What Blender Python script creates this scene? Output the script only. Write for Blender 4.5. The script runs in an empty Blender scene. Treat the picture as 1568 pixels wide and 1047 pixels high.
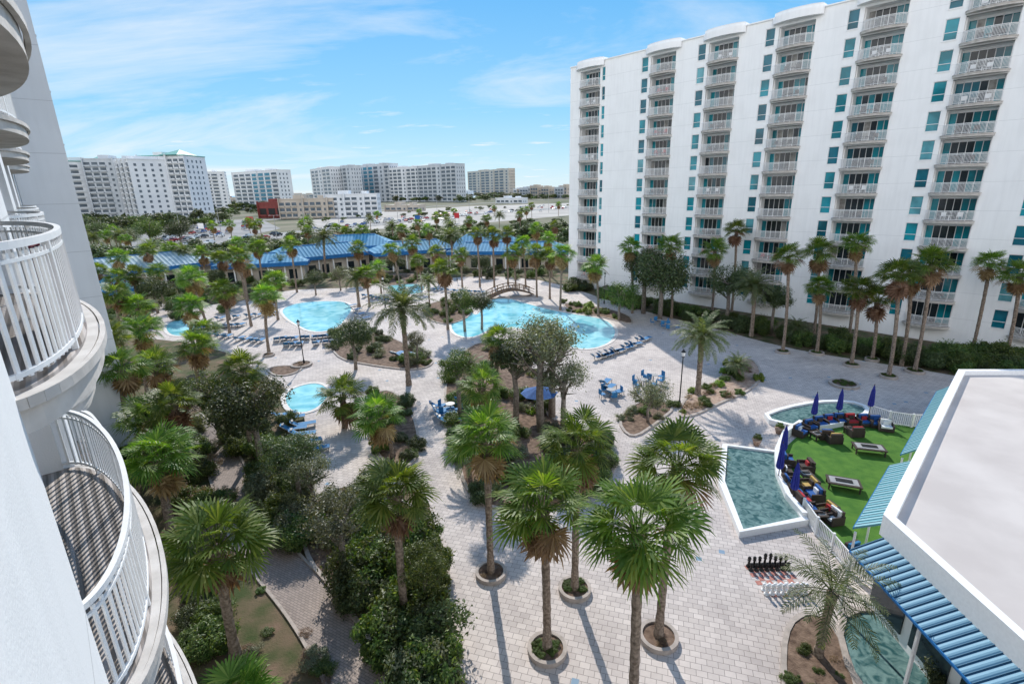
import bpy, math, random
from mathutils import Vector, Matrix
random.seed(7)
R=random.random
def U(a,b): return a+(b-a)*R()
scene=bpy.context.scene
# ------------------------------------------------------------------ camera
H=19.0; F=776.0; CX=784.0; CY=523.5
th=math.atan(233.5/F); ct,st=math.cos(th),math.sin(th)
rs=0.0219; rc=math.sqrt(1-rs*rs)
right=Vector((1,0,0)); up=Vector((0,st,ct)); fwd=Vector((0,ct,-st))
r2=right*rc-up*rs; u2=right*rs+up*rc
cam_d=bpy.data.cameras.new("camera"); cam=bpy.data.objects.new("camera",cam_d)
scene.collection.objects.link(cam); scene.camera=cam
M=Matrix(((r2.x,u2.x,-fwd.x,0),(r2.y,u2.y,-fwd.y,0),(r2.z,u2.z,-fwd.z,H),(0,0,0,1)))
cam.matrix_world=M
cam_d.sensor_width=36; cam_d.lens=36*F/1568.0; cam_d.clip_start=0.05; cam_d.clip_end=20000
CAM=Vector((0,0,H))
def ray(x,y):
    return fwd+r2*((x-CX)/F)-u2*((y-CY)/F)
def G(x,y,z=0.0):
    """survey helper: ground position (at level z) of a point measured on the photograph"""
    d=ray(x,y); t=(z-H)/d.z
    return Vector((d.x*t,d.y*t,z))
def height_at(base,y_img,x_img=None):
    lo,hi=0.0,80.0
    for _ in range(40):
        m=(lo+hi)/2; p=Vector((base.x,base.y,m))-CAM
        yy=CY-F*(p.dot(u2)/p.dot(fwd))
        if yy>y_img: lo=m
        else: hi=m
    return lo
def depth(p): return (Vector(p)-CAM).dot(fwd)

# ------------------------------------------------------------------ mesh builder
class MB:
    def __init__(s): s.v=[];s.f=[];s.m=[]
    def add(s,vs,fs,m=0):
        o=len(s.v); s.v+= [tuple(a) for a in vs]
        for f in fs: s.f.append(tuple(i+o for i in f)); s.m.append(m)
    def box(s,a,b,m=0):
        x0,y0,z0=a;x1,y1,z1=b
        s.add([(x0,y0,z0),(x1,y0,z0),(x1,y1,z0),(x0,y1,z0),(x0,y0,z1),(x1,y0,z1),(x1,y1,z1),(x0,y1,z1)],
              [(0,3,2,1),(4,5,6,7),(0,1,5,4),(1,2,6,5),(2,3,7,6),(3,0,4,7)],m)
    def obox(s,c,ax,ay,hz,m=0):
        c=Vector(c);ax=Vector(ax);ay=Vector(ay);az=Vector((0,0,1))*hz if not isinstance(hz,Vector) else hz
        vs=[c+ax*i+ay*j+az*k for k in(-1,1) for i,j in((-1,-1),(1,-1),(1,1),(-1,1))]
        s.add(vs,[(0,3,2,1),(4,5,6,7),(0,1,5,4),(1,2,6,5),(2,3,7,6),(3,0,4,7)],m)
    def beam(s,p,q,w,h,m=0):
        p=Vector(p);q=Vector(q);d=q-p
        if d.length<1e-5:return
        side=d.cross(Vector((0,0,1)))
        if side.length<1e-4: side=Vector((1,0,0))
        side.normalize(); upv=side.cross(d).normalized()
        s.obox((p+q)/2,d/2,side*w/2,upv*h/2,m)
    def tube(s,pts,rad,n=7,m=0,cap=True):
        o=len(s.v); pts=[Vector(p) for p in pts]
        for i,p in enumerate(pts):
            d=(pts[min(i+1,len(pts)-1)]-pts[max(i-1,0)]).normalized()
            a=d.cross(Vector((0.13,0.97,0.1)))
            if a.length<.1:a=d.cross(Vector((1,0,0)))
            a.normalize(); b=d.cross(a)
            for k in range(n):
                t=2*math.pi*k/n; s.v.append(tuple(p+(a*math.cos(t)+b*math.sin(t))*rad[i]))
        for i in range(len(pts)-1):
            for k in range(n):
                s.f.append((o+i*n+k,o+i*n+(k+1)%n,o+(i+1)*n+(k+1)%n,o+(i+1)*n+k)); s.m.append(m)
        if cap:
            s.f.append(tuple(o+(len(pts)-1)*n+k for k in range(n))); s.m.append(m)
            s.f.append(tuple(o+k for k in reversed(range(n)))); s.m.append(m)
    def prism(s,poly,z0,z1,m=0,mt=None,bottom=True):
        n=len(poly);o=len(s.v)
        s.v+=[(p[0],p[1],z0) for p in poly]+[(p[0],p[1],z1) for p in poly]
        for i in range(n):
            j=(i+1)%n; s.f.append((o+i,o+j,o+n+j,o+n+i)); s.m.append(m)
        s.f.append(tuple(o+n+i for i in range(n))); s.m.append(m if mt is None else mt)
        if bottom: s.f.append(tuple(o+i for i in reversed(range(n)))); s.m.append(m)
    def mesh(s,name,mats,smooth=False):
        me=bpy.data.meshes.new(name); me.from_pydata(s.v,[],s.f)
        for m in mats: me.materials.append(m)
        me.polygons.foreach_set("material_index",s.m)
        if smooth: me.polygons.foreach_set("use_smooth",[True]*len(s.f))
        me.update(); return me
    def obj(s,name,mats,parent=None,smooth=False,loc=None,rot=0):
        return mk(name,s.mesh(name,mats,smooth),parent,loc,rot)
def mk(name,me,parent=None,loc=None,rot=0,scale=None):
    o=bpy.data.objects.new(name,me); scene.collection.objects.link(o)
    if parent: o.parent=parent
    if loc is not None:o.location=loc
    if not isinstance(rot,(int,float)): o.rotation_euler=rot
    else: o.rotation_euler=(0,0,rot)
    if scale is not None: o.scale=(scale,)*3 if isinstance(scale,(int,float)) else scale
    return o
def empty(name,loc=(0,0,0),rot=0,parent=None):
    o=bpy.data.objects.new(name,None); scene.collection.objects.link(o); o.location=loc; o.rotation_euler=(0,0,rot)
    o.empty_display_size=.3
    if parent:o.parent=parent
    return o

# ------------------------------------------------------------------ materials
def newmat(name):
    m=bpy.data.materials.new(name); m.use_nodes=True; nt=m.node_tree
    return m,nt,nt.nodes,nt.links,nt.nodes["Principled BSDF"]
def ramp(nd,stops):
    r=nd.new("ShaderNodeValToRGB"); e=r.color_ramp.elements
    while len(e)<len(stops): e.new(0.5)
    for i,(p,c) in enumerate(stops):
        e[i].position=p; e[i].color=(c[0],c[1],c[2],1)
    return r
def mat_noise(name,c1,c2,scale=3,rough=.8,bump=0.0,bscale=None,coords="Object",spec=.3,detail=6,lo=.35,hi=.65,metal=0):
    m,nt,nd,lk,p=newmat(name)
    tc=nd.new("ShaderNodeTexCoord"); n=nd.new("ShaderNodeTexNoise"); n.inputs["Scale"].default_value=scale; n.inputs["Detail"].default_value=detail
    lk.new(tc.outputs[coords],n.inputs["Vector"]); r=ramp(nd,[(lo,c1),(hi,c2)]); lk.new(n.outputs["Fac"],r.inputs[0]); lk.new(r.outputs[0],p.inputs["Base Color"])
    p.inputs["Roughness"].default_value=rough; p.inputs["Specular IOR Level"].default_value=spec; p.inputs["Metallic"].default_value=metal
    if bump:
        n2=nd.new("ShaderNodeTexNoise"); n2.inputs["Scale"].default_value=bscale or scale*6; n2.inputs["Detail"].default_value=4
        lk.new(tc.outputs[coords],n2.inputs["Vector"]); b=nd.new("ShaderNodeBump"); b.inputs["Strength"].default_value=bump; b.inputs["Distance"].default_value=.05
        lk.new(n2.outputs["Fac"],b.inputs["Height"]); lk.new(b.outputs[0],p.inputs["Normal"])
    return m
def mat_leaf(name,ca,cb,cc,trans=.35):
    m,nt,nd,lk,p=newmat(name)
    g=nd.new("ShaderNodeNewGeometry"); oi=nd.new("ShaderNodeObjectInfo")
    r=ramp(nd,[(0,ca),(.55,cb),(1,cc)]); lk.new(g.outputs["Random Per Island"],r.inputs[0])
    hs=nd.new("ShaderNodeHueSaturation"); mr=nd.new("ShaderNodeMapRange"); mr.inputs[3].default_value=.7; mr.inputs[4].default_value=1.3
    mh=nd.new("ShaderNodeMapRange"); mh.inputs[3].default_value=.475; mh.inputs[4].default_value=.52; lk.new(oi.outputs["Random"],mh.inputs[0]); lk.new(mh.outputs[0],hs.inputs["Hue"])
    lk.new(oi.outputs["Random"],mr.inputs[0]); lk.new(mr.outputs[0],hs.inputs["Value"]); lk.new(r.outputs[0],hs.inputs["Color"])
    lk.new(hs.outputs[0],p.inputs["Base Color"]); p.inputs["Roughness"].default_value=.5; p.inputs["Specular IOR Level"].default_value=.4
    t=nd.new("ShaderNodeBsdfTranslucent"); mul=nd.new("ShaderNodeMix"); mul.data_type='RGBA'; mul.blend_type='MULTIPLY'; mul.inputs[0].default_value=1
    lk.new(hs.outputs[0],mul.inputs[6]); mul.inputs[7].default_value=(1.9,1.8,.6,1); lk.new(mul.outputs[2],t.inputs["Color"])
    mx=nd.new("ShaderNodeMixShader"); mx.inputs[0].default_value=trans
    lk.new(p.outputs[0],mx.inputs[1]); lk.new(t.outputs[0],mx.inputs[2]); lk.new(mx.outputs[0],nd["Material Output"].inputs["Surface"])
    return m
def mat_wall(name,col,joint,line=.78,xs=None):
    m,nt,nd,lk,p=newmat(name)
    tc=nd.new("ShaderNodeTexCoord"); sp=nd.new("ShaderNodeSeparateXYZ"); lk.new(tc.outputs["Object"],sp.inputs[0])
    def linem(out,period,w,off):
        a=nd.new("ShaderNodeMath");a.operation='SUBTRACT';lk.new(out,a.inputs[0]);a.inputs[1].default_value=off
        b=nd.new("ShaderNodeMath");b.operation='PINGPONG';lk.new(a.outputs[0],b.inputs[0]);b.inputs[1].default_value=period/2
        c=nd.new("ShaderNodeMath");c.operation='LESS_THAN';lk.new(b.outputs[0],c.inputs[0]);c.inputs[1].default_value=w;return c
    c=linem(sp.outputs["Z"],joint,.02,.1)
    n=nd.new("ShaderNodeTexNoise"); n.inputs["Scale"].default_value=.35; n.inputs["Detail"].default_value=7; lk.new(tc.outputs["Object"],n.inputs["Vector"])
    mp=nd.new("ShaderNodeMapping"); mp.inputs["Scale"].default_value=(3,3,.25); lk.new(tc.outputs["Object"],mp.inputs[0])
    n3=nd.new("ShaderNodeTexNoise"); n3.inputs["Scale"].default_value=.9; n3.inputs["Detail"].default_value=5; lk.new(mp.outputs[0],n3.inputs["Vector"])
    av=nd.new("ShaderNodeMath");av.operation='MULTIPLY';lk.new(n.outputs["Fac"],av.inputs[0]);lk.new(n3.outputs["Fac"],av.inputs[1])
    r=ramp(nd,[(.12,tuple(x*.93 for x in col)),(.3,col)]); lk.new(av.outputs[0],r.inputs[0])
    mx=nd.new("ShaderNodeMix"); mx.data_type='RGBA'; lk.new(c.outputs[0],mx.inputs[0]); lk.new(r.outputs[0],mx.inputs[6]); mx.inputs[7].default_value=tuple(x*line for x in col)+(1,)
    lk.new(mx.outputs[2],p.inputs["Base Color"]); p.inputs["Roughness"].default_value=.75; p.inputs["Specular IOR Level"].default_value=.2
    n2=nd.new("ShaderNodeTexNoise"); n2.inputs["Scale"].default_value=40; lk.new(tc.outputs["Object"],n2.inputs["Vector"]); b=nd.new("ShaderNodeBump"); b.inputs["Strength"].default_value=.25; b.inputs["Distance"].default_value=.01
    lk.new(n2.outputs["Fac"],b.inputs["Height"]); lk.new(b.outputs[0],p.inputs["Normal"])
    return m
def mat_pavers(name,c1,c2,c3,bw=.6,bh=.4,rot=.3,mort=(.2,.18,.17),blue=True):
    m,nt,nd,lk,p=newmat(name)
    tc=nd.new("ShaderNodeTexCoord"); mp=nd.new("ShaderNodeMapping"); mp.inputs["Rotation"].default_value=(0,0,rot); lk.new(tc.outputs["Object"],mp.inputs[0])
    br=nd.new("ShaderNodeTexBrick"); lk.new(mp.outputs[0],br.inputs["Vector"]); br.inputs["Scale"].default_value=1; br.inputs["Brick Width"].default_value=bw; br.inputs["Row Height"].default_value=bh
    br.inputs["Mortar Size"].default_value=.011; br.inputs["Mortar Smooth"].default_value=.3; br.inputs["Color1"].default_value=(*c1,1); br.inputs["Color2"].default_value=(*c2,1); br.inputs["Mortar"].default_value=(*mort,1); br.inputs["Bias"].default_value=-.1
    n=nd.new("ShaderNodeTexNoise"); n.inputs["Scale"].default_value=.22; n.inputs["Detail"].default_value=10; n.inputs["Roughness"].default_value=.7; lk.new(tc.outputs["Object"],n.inputs["Vector"])
    r=ramp(nd,[(.32,(.74,.73,.74)),(.6,(1,1,1))]); lk.new(n.outputs["Fac"],r.inputs[0])
    mx=nd.new("ShaderNodeMix"); mx.data_type='RGBA'; mx.blend_type='MULTIPLY'; mx.inputs[0].default_value=1; lk.new(br.outputs["Color"],mx.inputs[6]); lk.new(r.outputs[0],mx.inputs[7])
    out=mx.outputs[2]
    if blue:
        vo=nd.new("ShaderNodeTexVoronoi"); vo.inputs["Scale"].default_value=.8; vo.distance='CHEBYCHEV'; vo.inputs["Randomness"].default_value=.75; lk.new(mp.outputs[0],vo.inputs["Vector"])
        lt=nd.new("ShaderNodeMath"); lt.operation='LESS_THAN'; lt.inputs[1].default_value=.12; lk.new(vo.outputs["Distance"],lt.inputs[0])
        sp=nd.new("ShaderNodeSeparateColor"); lk.new(vo.outputs["Color"],sp.inputs[0]); l2=nd.new("ShaderNodeMath"); l2.operation='LESS_THAN'; l2.inputs[1].default_value=.3; lk.new(sp.outputs[0],l2.inputs[0])
        mm=nd.new("ShaderNodeMath"); mm.operation='MULTIPLY'; lk.new(lt.outputs[0],mm.inputs[0]); lk.new(l2.outputs[0],mm.inputs[1])
        m3=nd.new("ShaderNodeMix"); m3.data_type='RGBA'; lk.new(mm.outputs[0],m3.inputs[0]); lk.new(out,m3.inputs[6]); m3.inputs[7].default_value=(*c3,1); out=m3.outputs[2]
    lk.new(out,p.inputs["Base Color"]); p.inputs["Roughness"].default_value=.8; p.inputs["Specular IOR Level"].default_value=.2
    b=nd.new("ShaderNodeBump"); b.inputs["Strength"].default_value=.4; b.inputs["Distance"].default_value=.01; b.invert=True; lk.new(br.outputs["Fac"],b.inputs["Height"]); lk.new(b.outputs[0],p.inputs["Normal"])
    return m
def mat_water(name,c1,c2,scale=1.2,rough=.06,bump=.25):
    m,nt,nd,lk,p=newmat(name)
    tc=nd.new("ShaderNodeTexCoord"); n=nd.new("ShaderNodeTexNoise"); n.inputs["Scale"].default_value=scale; n.inputs["Detail"].default_value=5; n.inputs["Distortion"].default_value=1.5
    lk.new(tc.outputs["Object"],n.inputs["Vector"]); r=ramp(nd,[(.35,c1),(.62,c2)]); lk.new(n.outputs["Fac"],r.inputs[0]); lk.new(r.outputs[0],p.inputs["Base Color"])
    p.inputs["Roughness"].default_value=rough; p.inputs["IOR"].default_value=1.33
    n2=nd.new("ShaderNodeTexNoise"); n2.inputs["Scale"].default_value=5; n2.inputs["Detail"].default_value=3; lk.new(tc.outputs["Object"],n2.inputs["Vector"]); b=nd.new("ShaderNodeBump"); b.inputs["Strength"].default_value=bump; b.inputs["Distance"].default_value=.03
    lk.new(n2.outputs["Fac"],b.inputs["Height"]); lk.new(b.outputs[0],p.inputs["Normal"]); return m
def mat_rib(name,col,col2,period,axis="X",rough=.4):
    m,nt,nd,lk,p=newmat(name)
    tc=nd.new("ShaderNodeTexCoord"); sp=nd.new("ShaderNodeSeparateXYZ"); lk.new(tc.outputs["Object"],sp.inputs[0])
    b=nd.new("ShaderNodeMath");b.operation='PINGPONG';lk.new(sp.outputs[axis],b.inputs[0]);b.inputs[1].default_value=period/2
    d=nd.new("ShaderNodeMath");d.operation='DIVIDE';lk.new(b.outputs[0],d.inputs[0]);d.inputs[1].default_value=period/2
    r=ramp(nd,[(.42,col),(.58,col2)]); lk.new(d.outputs[0],r.inputs[0]); lk.new(r.outputs[0],p.inputs["Base Color"]); p.inputs["Roughness"].default_value=rough; p.inputs["Specular IOR Level"].default_value=.25
    bp=nd.new("ShaderNodeBump"); bp.inputs["Strength"].default_value=.8; bp.inputs["Distance"].default_value=.04; lk.new(d.outputs[0],bp.inputs["Height"]); lk.new(bp.outputs[0],p.inputs["Normal"]); return m

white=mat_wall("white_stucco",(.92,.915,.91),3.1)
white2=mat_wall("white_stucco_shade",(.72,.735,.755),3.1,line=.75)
wpaint=mat_noise("white_paint",(.78,.78,.78),(.84,.84,.84),8,.45)
slabm=mat_noise("balcony_concrete",(.46,.43,.40),(.60,.57,.54),2.5,.8,.1,detail=10)
deckm=mat_rib("balcony_deck_boards",(.40,.36,.34),(.27,.24,.22),.14,"Y",.7)
def glassm(name,c,rough=.08,spec=.45):
    m=mat_noise(name,tuple(x*.55 for x in c),c,.35,rough,spec=spec,lo=.42,hi=.58); return m
teal=glassm("teal_glass",(.01,.29,.36)); dark=glassm("dark_glass",(.022,.035,.045)); deept=glassm("deep_teal_glass",(.01,.15,.21))
curtain=mat_noise("curtain",(.22,.21,.20),(.42,.41,.39),2,.9)
paver=mat_pavers("pavers",(.61,.545,.505),(.49,.435,.405),(.21,.30,.39),.44,.30,.3,(.22,.195,.18))
paver2=mat_pavers("path_pavers",(.36,.30,.27),(.28,.235,.21),(0,0,0),.24,.12,.5,(.16,.14,.13),False)
mulch=mat_noise("mulch_and_litter",(.08,.05,.035),(.24,.165,.12),3,.95,.6,14,lo=.3,hi=.7,detail=10)
curbm=mat_noise("curb_stone",(.32,.28,.25),(.44,.38,.34),3,.85,.2)
rockm=mat_noise("bed_rocks",(.26,.17,.13),(.44,.33,.26),4,.9,.8,9)
turf=mat_noise("artificial_turf",(.045,.14,.016),(.085,.20,.025),1.2,.9,.5,60)
grass=mat_noise("garden_grass",(.045,.065,.02),(.17,.115,.08),.6,.95,.6,10,detail=14)
groundm=mat_noise("far_ground",(.055,.075,.032),(.19,.17,.12),.02,.95,0,detail=11)
poolw=mat_water("pool_water",(.15,.48,.56),(.38,.72,.76),.35)
pondw=mat_water("pond_water",(.03,.09,.095),(.16,.26,.25),1.9,.04,.6)
seam=mat_water("sea_water",(.10,.28,.38),(.14,.34,.44),.01,.3)
coping=mat_noise("pool_coping",(.55,.51,.47),(.65,.61,.57),3,.7)
asph=mat_noise("asphalt",(.19,.19,.19),(.28,.275,.27),.05,.9)
conc=mat_noise("concrete_lot",(.30,.28,.26),(.42,.395,.36),.03,.9)
linep=mat_noise("road_paint",(.7,.7,.68),(.8,.8,.78),3,.7)
roofw=mat_noise("roof_membrane",(.47,.425,.40),(.56,.515,.485),.35,.85,detail=10)
bluem=mat_rib("blue_ribbed_metal",(.04,.13,.22),(.18,.34,.45),.30,"X",.6); blueroof=mat_rib("blue_seam_roof",(.05,.20,.34),(.11,.30,.45),.9,"X",.8); greyroof=mat_rib("pale_blue_seam_roof",(.20,.30,.36),(.33,.42,.46),.9,"X",.8)
tealroof=mat_rib("teal_seam_awning",(.13,.33,.39),(.25,.43,.48),.5,"X",.7)
bluep=mat_noise("blue_fascia",(.012,.12,.33),(.018,.16,.42),2,.5)
bluefab=mat_noise("blue_fabric",(.02,.08,.26),(.03,.12,.36),5,.8); lblue=mat_noise("blue_sling",(.025,.15,.34),(.04,.21,.42),5,.7)
redfab=mat_noise("red_fabric",(.38,.03,.035),(.45,.04,.05),5,.8); yelfab=mat_noise("yellow_fabric",(.45,.29,.08),(.52,.36,.12),5,.8)
wick=mat_noise("dark_wicker",(.04,.03,.028),(.08,.06,.05),30,.7); blackm=mat_noise("black_metal",(.015,.015,.015),(.03,.03,.03),5,.4)
greym=mat_noise("grey_metal",(.3,.3,.3),(.36,.36,.36),5,.5)
faded=mat_noise("faded_red_tile",(.38,.15,.12),(.46,.21,.17),5,.8)
ppl=mat_noise("umbrella_indigo",(.03,.04,.26),(.05,.06,.36),5,.8)
wood=mat_noise("brown_timber",(.14,.08,.045),(.22,.13,.075),3,.8); maroon=mat_noise("maroon_cloth",(.10,.012,.03),(.14,.02,.04),4,.9)
trunkm=mat_noise("palm_trunk",(.13,.095,.07),(.33,.26,.205),7,.9,.8,14)
barkm=mat_noise("bark",(.15,.12,.10),(.32,.28,.24),5,.9,.6)
fanleaf=mat_leaf("fan_palm_leaf",(.048,.105,.012),(.10,.185,.026),(.21,.27,.07),.45)
deadleaf=mat_leaf("dead_palm_leaf",(.15,.085,.04),(.24,.15,.075),(.32,.22,.13),.2)
dateleaf=mat_leaf("feather_palm_leaf",(.06,.095,.035),(.11,.15,.06),(.21,.23,.12),.35)
leafA=mat_leaf("oak_leaf",(.028,.048,.017),(.058,.085,.03),(.12,.15,.065),.25)
leafG=mat_leaf("grey_oak_leaf",(.08,.095,.055),(.135,.15,.09),(.23,.24,.16),.25)
leafB=mat_leaf("shrub_leaf",(.03,.07,.014),(.075,.125,.028),(.16,.20,.055),.3)
leafC=mat_leaf("dry_shrub_leaf",(.14,.08,.055),(.20,.13,.09),(.26,.20,.14),.25)
leafD=mat_leaf("lime_leaf",(.10,.17,.02),(.17,.25,.03),(.26,.31,.06),.35)

# ------------------------------------------------------------------ world & sun
w=bpy.data.worlds.new("World"); scene.world=w; w.use_nodes=True; nd=w.node_tree.nodes; lk=w.node_tree.links
bg=nd["Background"]; sky=nd.new("ShaderNodeTexSky"); sky.sky_type='NISHITA'; sky.sun_disc=False
EL=math.radians(38); AZ=math.radians(-8)
sky.sun_elevation=EL; sky.sun_rotation=AZ; sky.air_density=1.0; sky.dust_density=.3; sky.ozone_density=3.0
def MN(op,a,b=None):
    n=nd.new("ShaderNodeMath"); n.operation=op
    for i,x in enumerate((a,b)):
        if x is None: continue
        if isinstance(x,(int,float)): n.inputs[i].default_value=x
        else: lk.new(x,n.inputs[i])
    return n.outputs[0]
tc=nd.new("ShaderNodeTexCoord"); sp=nd.new("ShaderNodeSeparateXYZ"); lk.new(tc.outputs["Generated"],sp.inputs[0])
zz=MN('MAXIMUM',sp.outputs["Z"],0); za=MN('ADD',zz,.13)
dx=MN('DIVIDE',sp.outputs["X"],za); dy=MN('DIVIDE',sp.outputs["Y"],za)
cb=nd.new("ShaderNodeCombineXYZ"); lk.new(dx,cb.inputs[0]); lk.new(dy,cb.inputs[1])
mp=nd.new("ShaderNodeMapping"); mp.inputs["Rotation"].default_value=(0,0,.9); mp.inputs["Scale"].default_value=(.36,.8,1); mp.inputs["Location"].default_value=(3.2,1.4,0); lk.new(cb.outputs[0],mp.inputs[0])
n1=nd.new("ShaderNodeTexNoise"); n1.inputs["Scale"].default_value=1.0; n1.inputs["Detail"].default_value=12; n1.inputs["Roughness"].default_value=.62; n1.inputs["Distortion"].default_value=.9; lk.new(mp.outputs[0],n1.inputs["Vector"])
wl=nd.new("ShaderNodeMapRange"); wl.inputs[1].default_value=-.75; wl.inputs[2].default_value=.1; wl.inputs[3].default_value=.08; wl.inputs[4].default_value=-.11; lk.new(sp.outputs["X"],wl.inputs[0])
nf=MN('ADD',n1.outputs["Fac"],wl.outputs[0])
cr=nd.new("ShaderNodeValToRGB"); cr.color_ramp.elements[0].position=.46; cr.color_ramp.elements[1].position=.74; cr.color_ramp.elements[1].color=(.85,.85,.85,1); lk.new(nf,cr.inputs[0])
n4=nd.new("ShaderNodeTexNoise"); n4.inputs["Scale"].default_value=3.0; n4.inputs["Detail"].default_value=9; n4.inputs["Roughness"].default_value=.58; mp2=nd.new("ShaderNodeMapping"); mp2.inputs["Scale"].default_value=(.5,1.1,1); lk.new(cb.outputs[0],mp2.inputs[0]); lk.new(mp2.outputs[0],n4.inputs["Vector"])
cr4=nd.new("ShaderNodeValToRGB"); cr4.color_ramp.elements[0].position=.61; cr4.color_ramp.elements[1].position=.72; lk.new(n4.outputs["Fac"],cr4.inputs[0])
lowm=nd.new("ShaderNodeMapRange"); lowm.inputs[1].default_value=.04; lowm.inputs[2].default_value=.24; lowm.inputs[3].default_value=.9; lowm.inputs[4].default_value=0; lk.new(zz,lowm.inputs[0])
puff=MN('MULTIPLY',cr4.outputs[0],lowm.outputs[0])
cl=MN('MAXIMUM',cr.outputs[0],puff)
g=nd.new("ShaderNodeValToRGB"); e=g.color_ramp.elements
for p_,c_ in((.0,(.60,.80,.92)),(.05,(.46,.74,.93)),(.13,(.27,.63,.94)),(.30,(.12,.47,.90)),(1,(.08,.28,.68))):
    x=e.new(p_) if p_ not in(0,1) else (e[0] if p_==0 else e[-1]); x.color=(*c_,1)
lk.new(zz,g.inputs[0])
gs=nd.new("ShaderNodeVectorMath"); gs.operation='SCALE'; lk.new(g.outputs[0],gs.inputs[0]); gs.inputs["Scale"].default_value=7.0
mix0=nd.new("ShaderNodeMix"); mix0.data_type='RGBA'; mix0.inputs[0].default_value=.9; lk.new(sky.outputs[0],mix0.inputs[6]); lk.new(gs.outputs[0],mix0.inputs[7])
mc=nd.new("ShaderNodeMix"); mc.data_type='RGBA'; lk.new(cl,mc.inputs[0]); lk.new(mix0.outputs[2],mc.inputs[6]); mc.inputs[7].default_value=(6.4,6.6,6.75,1)
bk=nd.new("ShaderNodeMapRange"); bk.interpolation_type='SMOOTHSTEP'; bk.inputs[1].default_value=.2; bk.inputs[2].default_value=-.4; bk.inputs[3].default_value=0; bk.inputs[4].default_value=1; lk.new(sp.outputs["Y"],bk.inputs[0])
# added fill light: out-of-frame sky behind the camera is brightened, kept low
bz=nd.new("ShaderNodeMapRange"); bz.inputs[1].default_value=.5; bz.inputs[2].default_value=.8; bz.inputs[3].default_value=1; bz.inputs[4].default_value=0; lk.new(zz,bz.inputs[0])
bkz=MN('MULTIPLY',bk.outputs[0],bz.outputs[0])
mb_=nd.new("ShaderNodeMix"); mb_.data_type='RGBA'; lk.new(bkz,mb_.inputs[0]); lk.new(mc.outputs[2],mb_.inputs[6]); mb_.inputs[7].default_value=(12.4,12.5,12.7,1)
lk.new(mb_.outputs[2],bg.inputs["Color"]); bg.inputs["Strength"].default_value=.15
sd=bpy.data.lights.new("sun","SUN"); sd.energy=5.0; sd.angle=math.radians(.5); sd.color=(1,.95,.87)
so=bpy.data.objects.new("sun",sd); scene.collection.objects.link(so)
sdir=Vector((math.sin(AZ)*math.cos(EL),math.cos(AZ)*math.cos(EL),math.sin(EL)))
so.rotation_euler=sdir.to_track_quat('Z','Y').to_euler(); so.location=(0,0,100)
scene.view_settings.view_transform='Standard'; scene.view_settings.look='None'; scene.view_settings.exposure=0

# ------------------------------------------------------------------ plan helpers
def smooth(pts,it=2):
    for _ in range(it):
        q=[]
        for i in range(len(pts)):
            a=pts[i];b=pts[(i+1)%len(pts)]
            q.append(a*.75+b*.25);q.append(a*.25+b*.75)
        pts=q
    return pts
def W(px,z=0): return [G(x,y,z) for x,y in px]
def sheet(name,pts,z,mat):
    mb=MB(); n=len(pts); mb.v=[(p[0],p[1],z) for p in pts]
    a=sum(pts[i][0]*pts[(i+1)%n][1]-pts[(i+1)%n][0]*pts[i][1] for i in range(n))
    mb.f=[tuple(range(n)) if a>0 else tuple(reversed(range(n)))]; mb.m=[0]
    return mb.obj(name,[mat])
def ccw(pts):
    n=len(pts); a=sum(pts[i][0]*pts[(i+1)%n][1]-pts[(i+1)%n][0]*pts[i][1] for i in range(n))
    return pts if a>0 else list(reversed(pts))
def inset(pts,d):
    n=len(pts);out=[]
    for i in range(n):
        t=(pts[(i+1)%n]-pts[i-1]); t.z=0
        if t.length<1e-6: out.append(pts[i].copy());continue
        t.normalize(); out.append(pts[i]+Vector((-t.y,t.x,0))*d)
    return out
def ring(mb,outer,inner,z0,z1,m=0):
    n=len(outer);o=len(mb.v)
    for L,z in((outer,z0),(outer,z1),(inner,z1),(inner,z0)): mb.v+=[(p[0],p[1],z) for p in L]
    for i in range(n):
        j=(i+1)%n
        for k in range(3): mb.f.append((o+k*n+i,o+k*n+j,o+(k+1)*n+j,o+(k+1)*n+i)); mb.m.append(m)
def bed(px,name="planting_bed",fill=None,curb=curbm,zt=.16,wd=.22,it=2,base=.03):
    pts=ccw(smooth(W(px),it)); inn=inset(pts,wd); mb=MB(); ring(mb,pts,inn,0,zt,0)
    mb.f.append(tuple(range(len(mb.v),len(mb.v)+len(inn)))); mb.m.append(1); mb.v+=[(p[0],p[1],zt-.04) for p in inn]
    return mb.obj(name,[curb,fill or mulch])
def inpoly(x,y,P):
    c=False;n=len(P);j=n-1
    for i in range(n):
        xi,yi=P[i][0],P[i][1];xj,yj=P[j][0],P[j][1]
        if (yi>y)!=(yj>y) and x<(xj-xi)*(y-yi)/(yj-yi)+xi:c=not c
        j=i
    return c
def scat(P,n):
    xs=[p[0] for p in P];ys=[p[1] for p in P];out=[];k=0
    while len(out)<n and k<n*60:
        k+=1;x=U(min(xs),max(xs));y=U(min(ys),max(ys))
        if inpoly(x,y,P): out.append((x,y))
    return out

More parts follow.
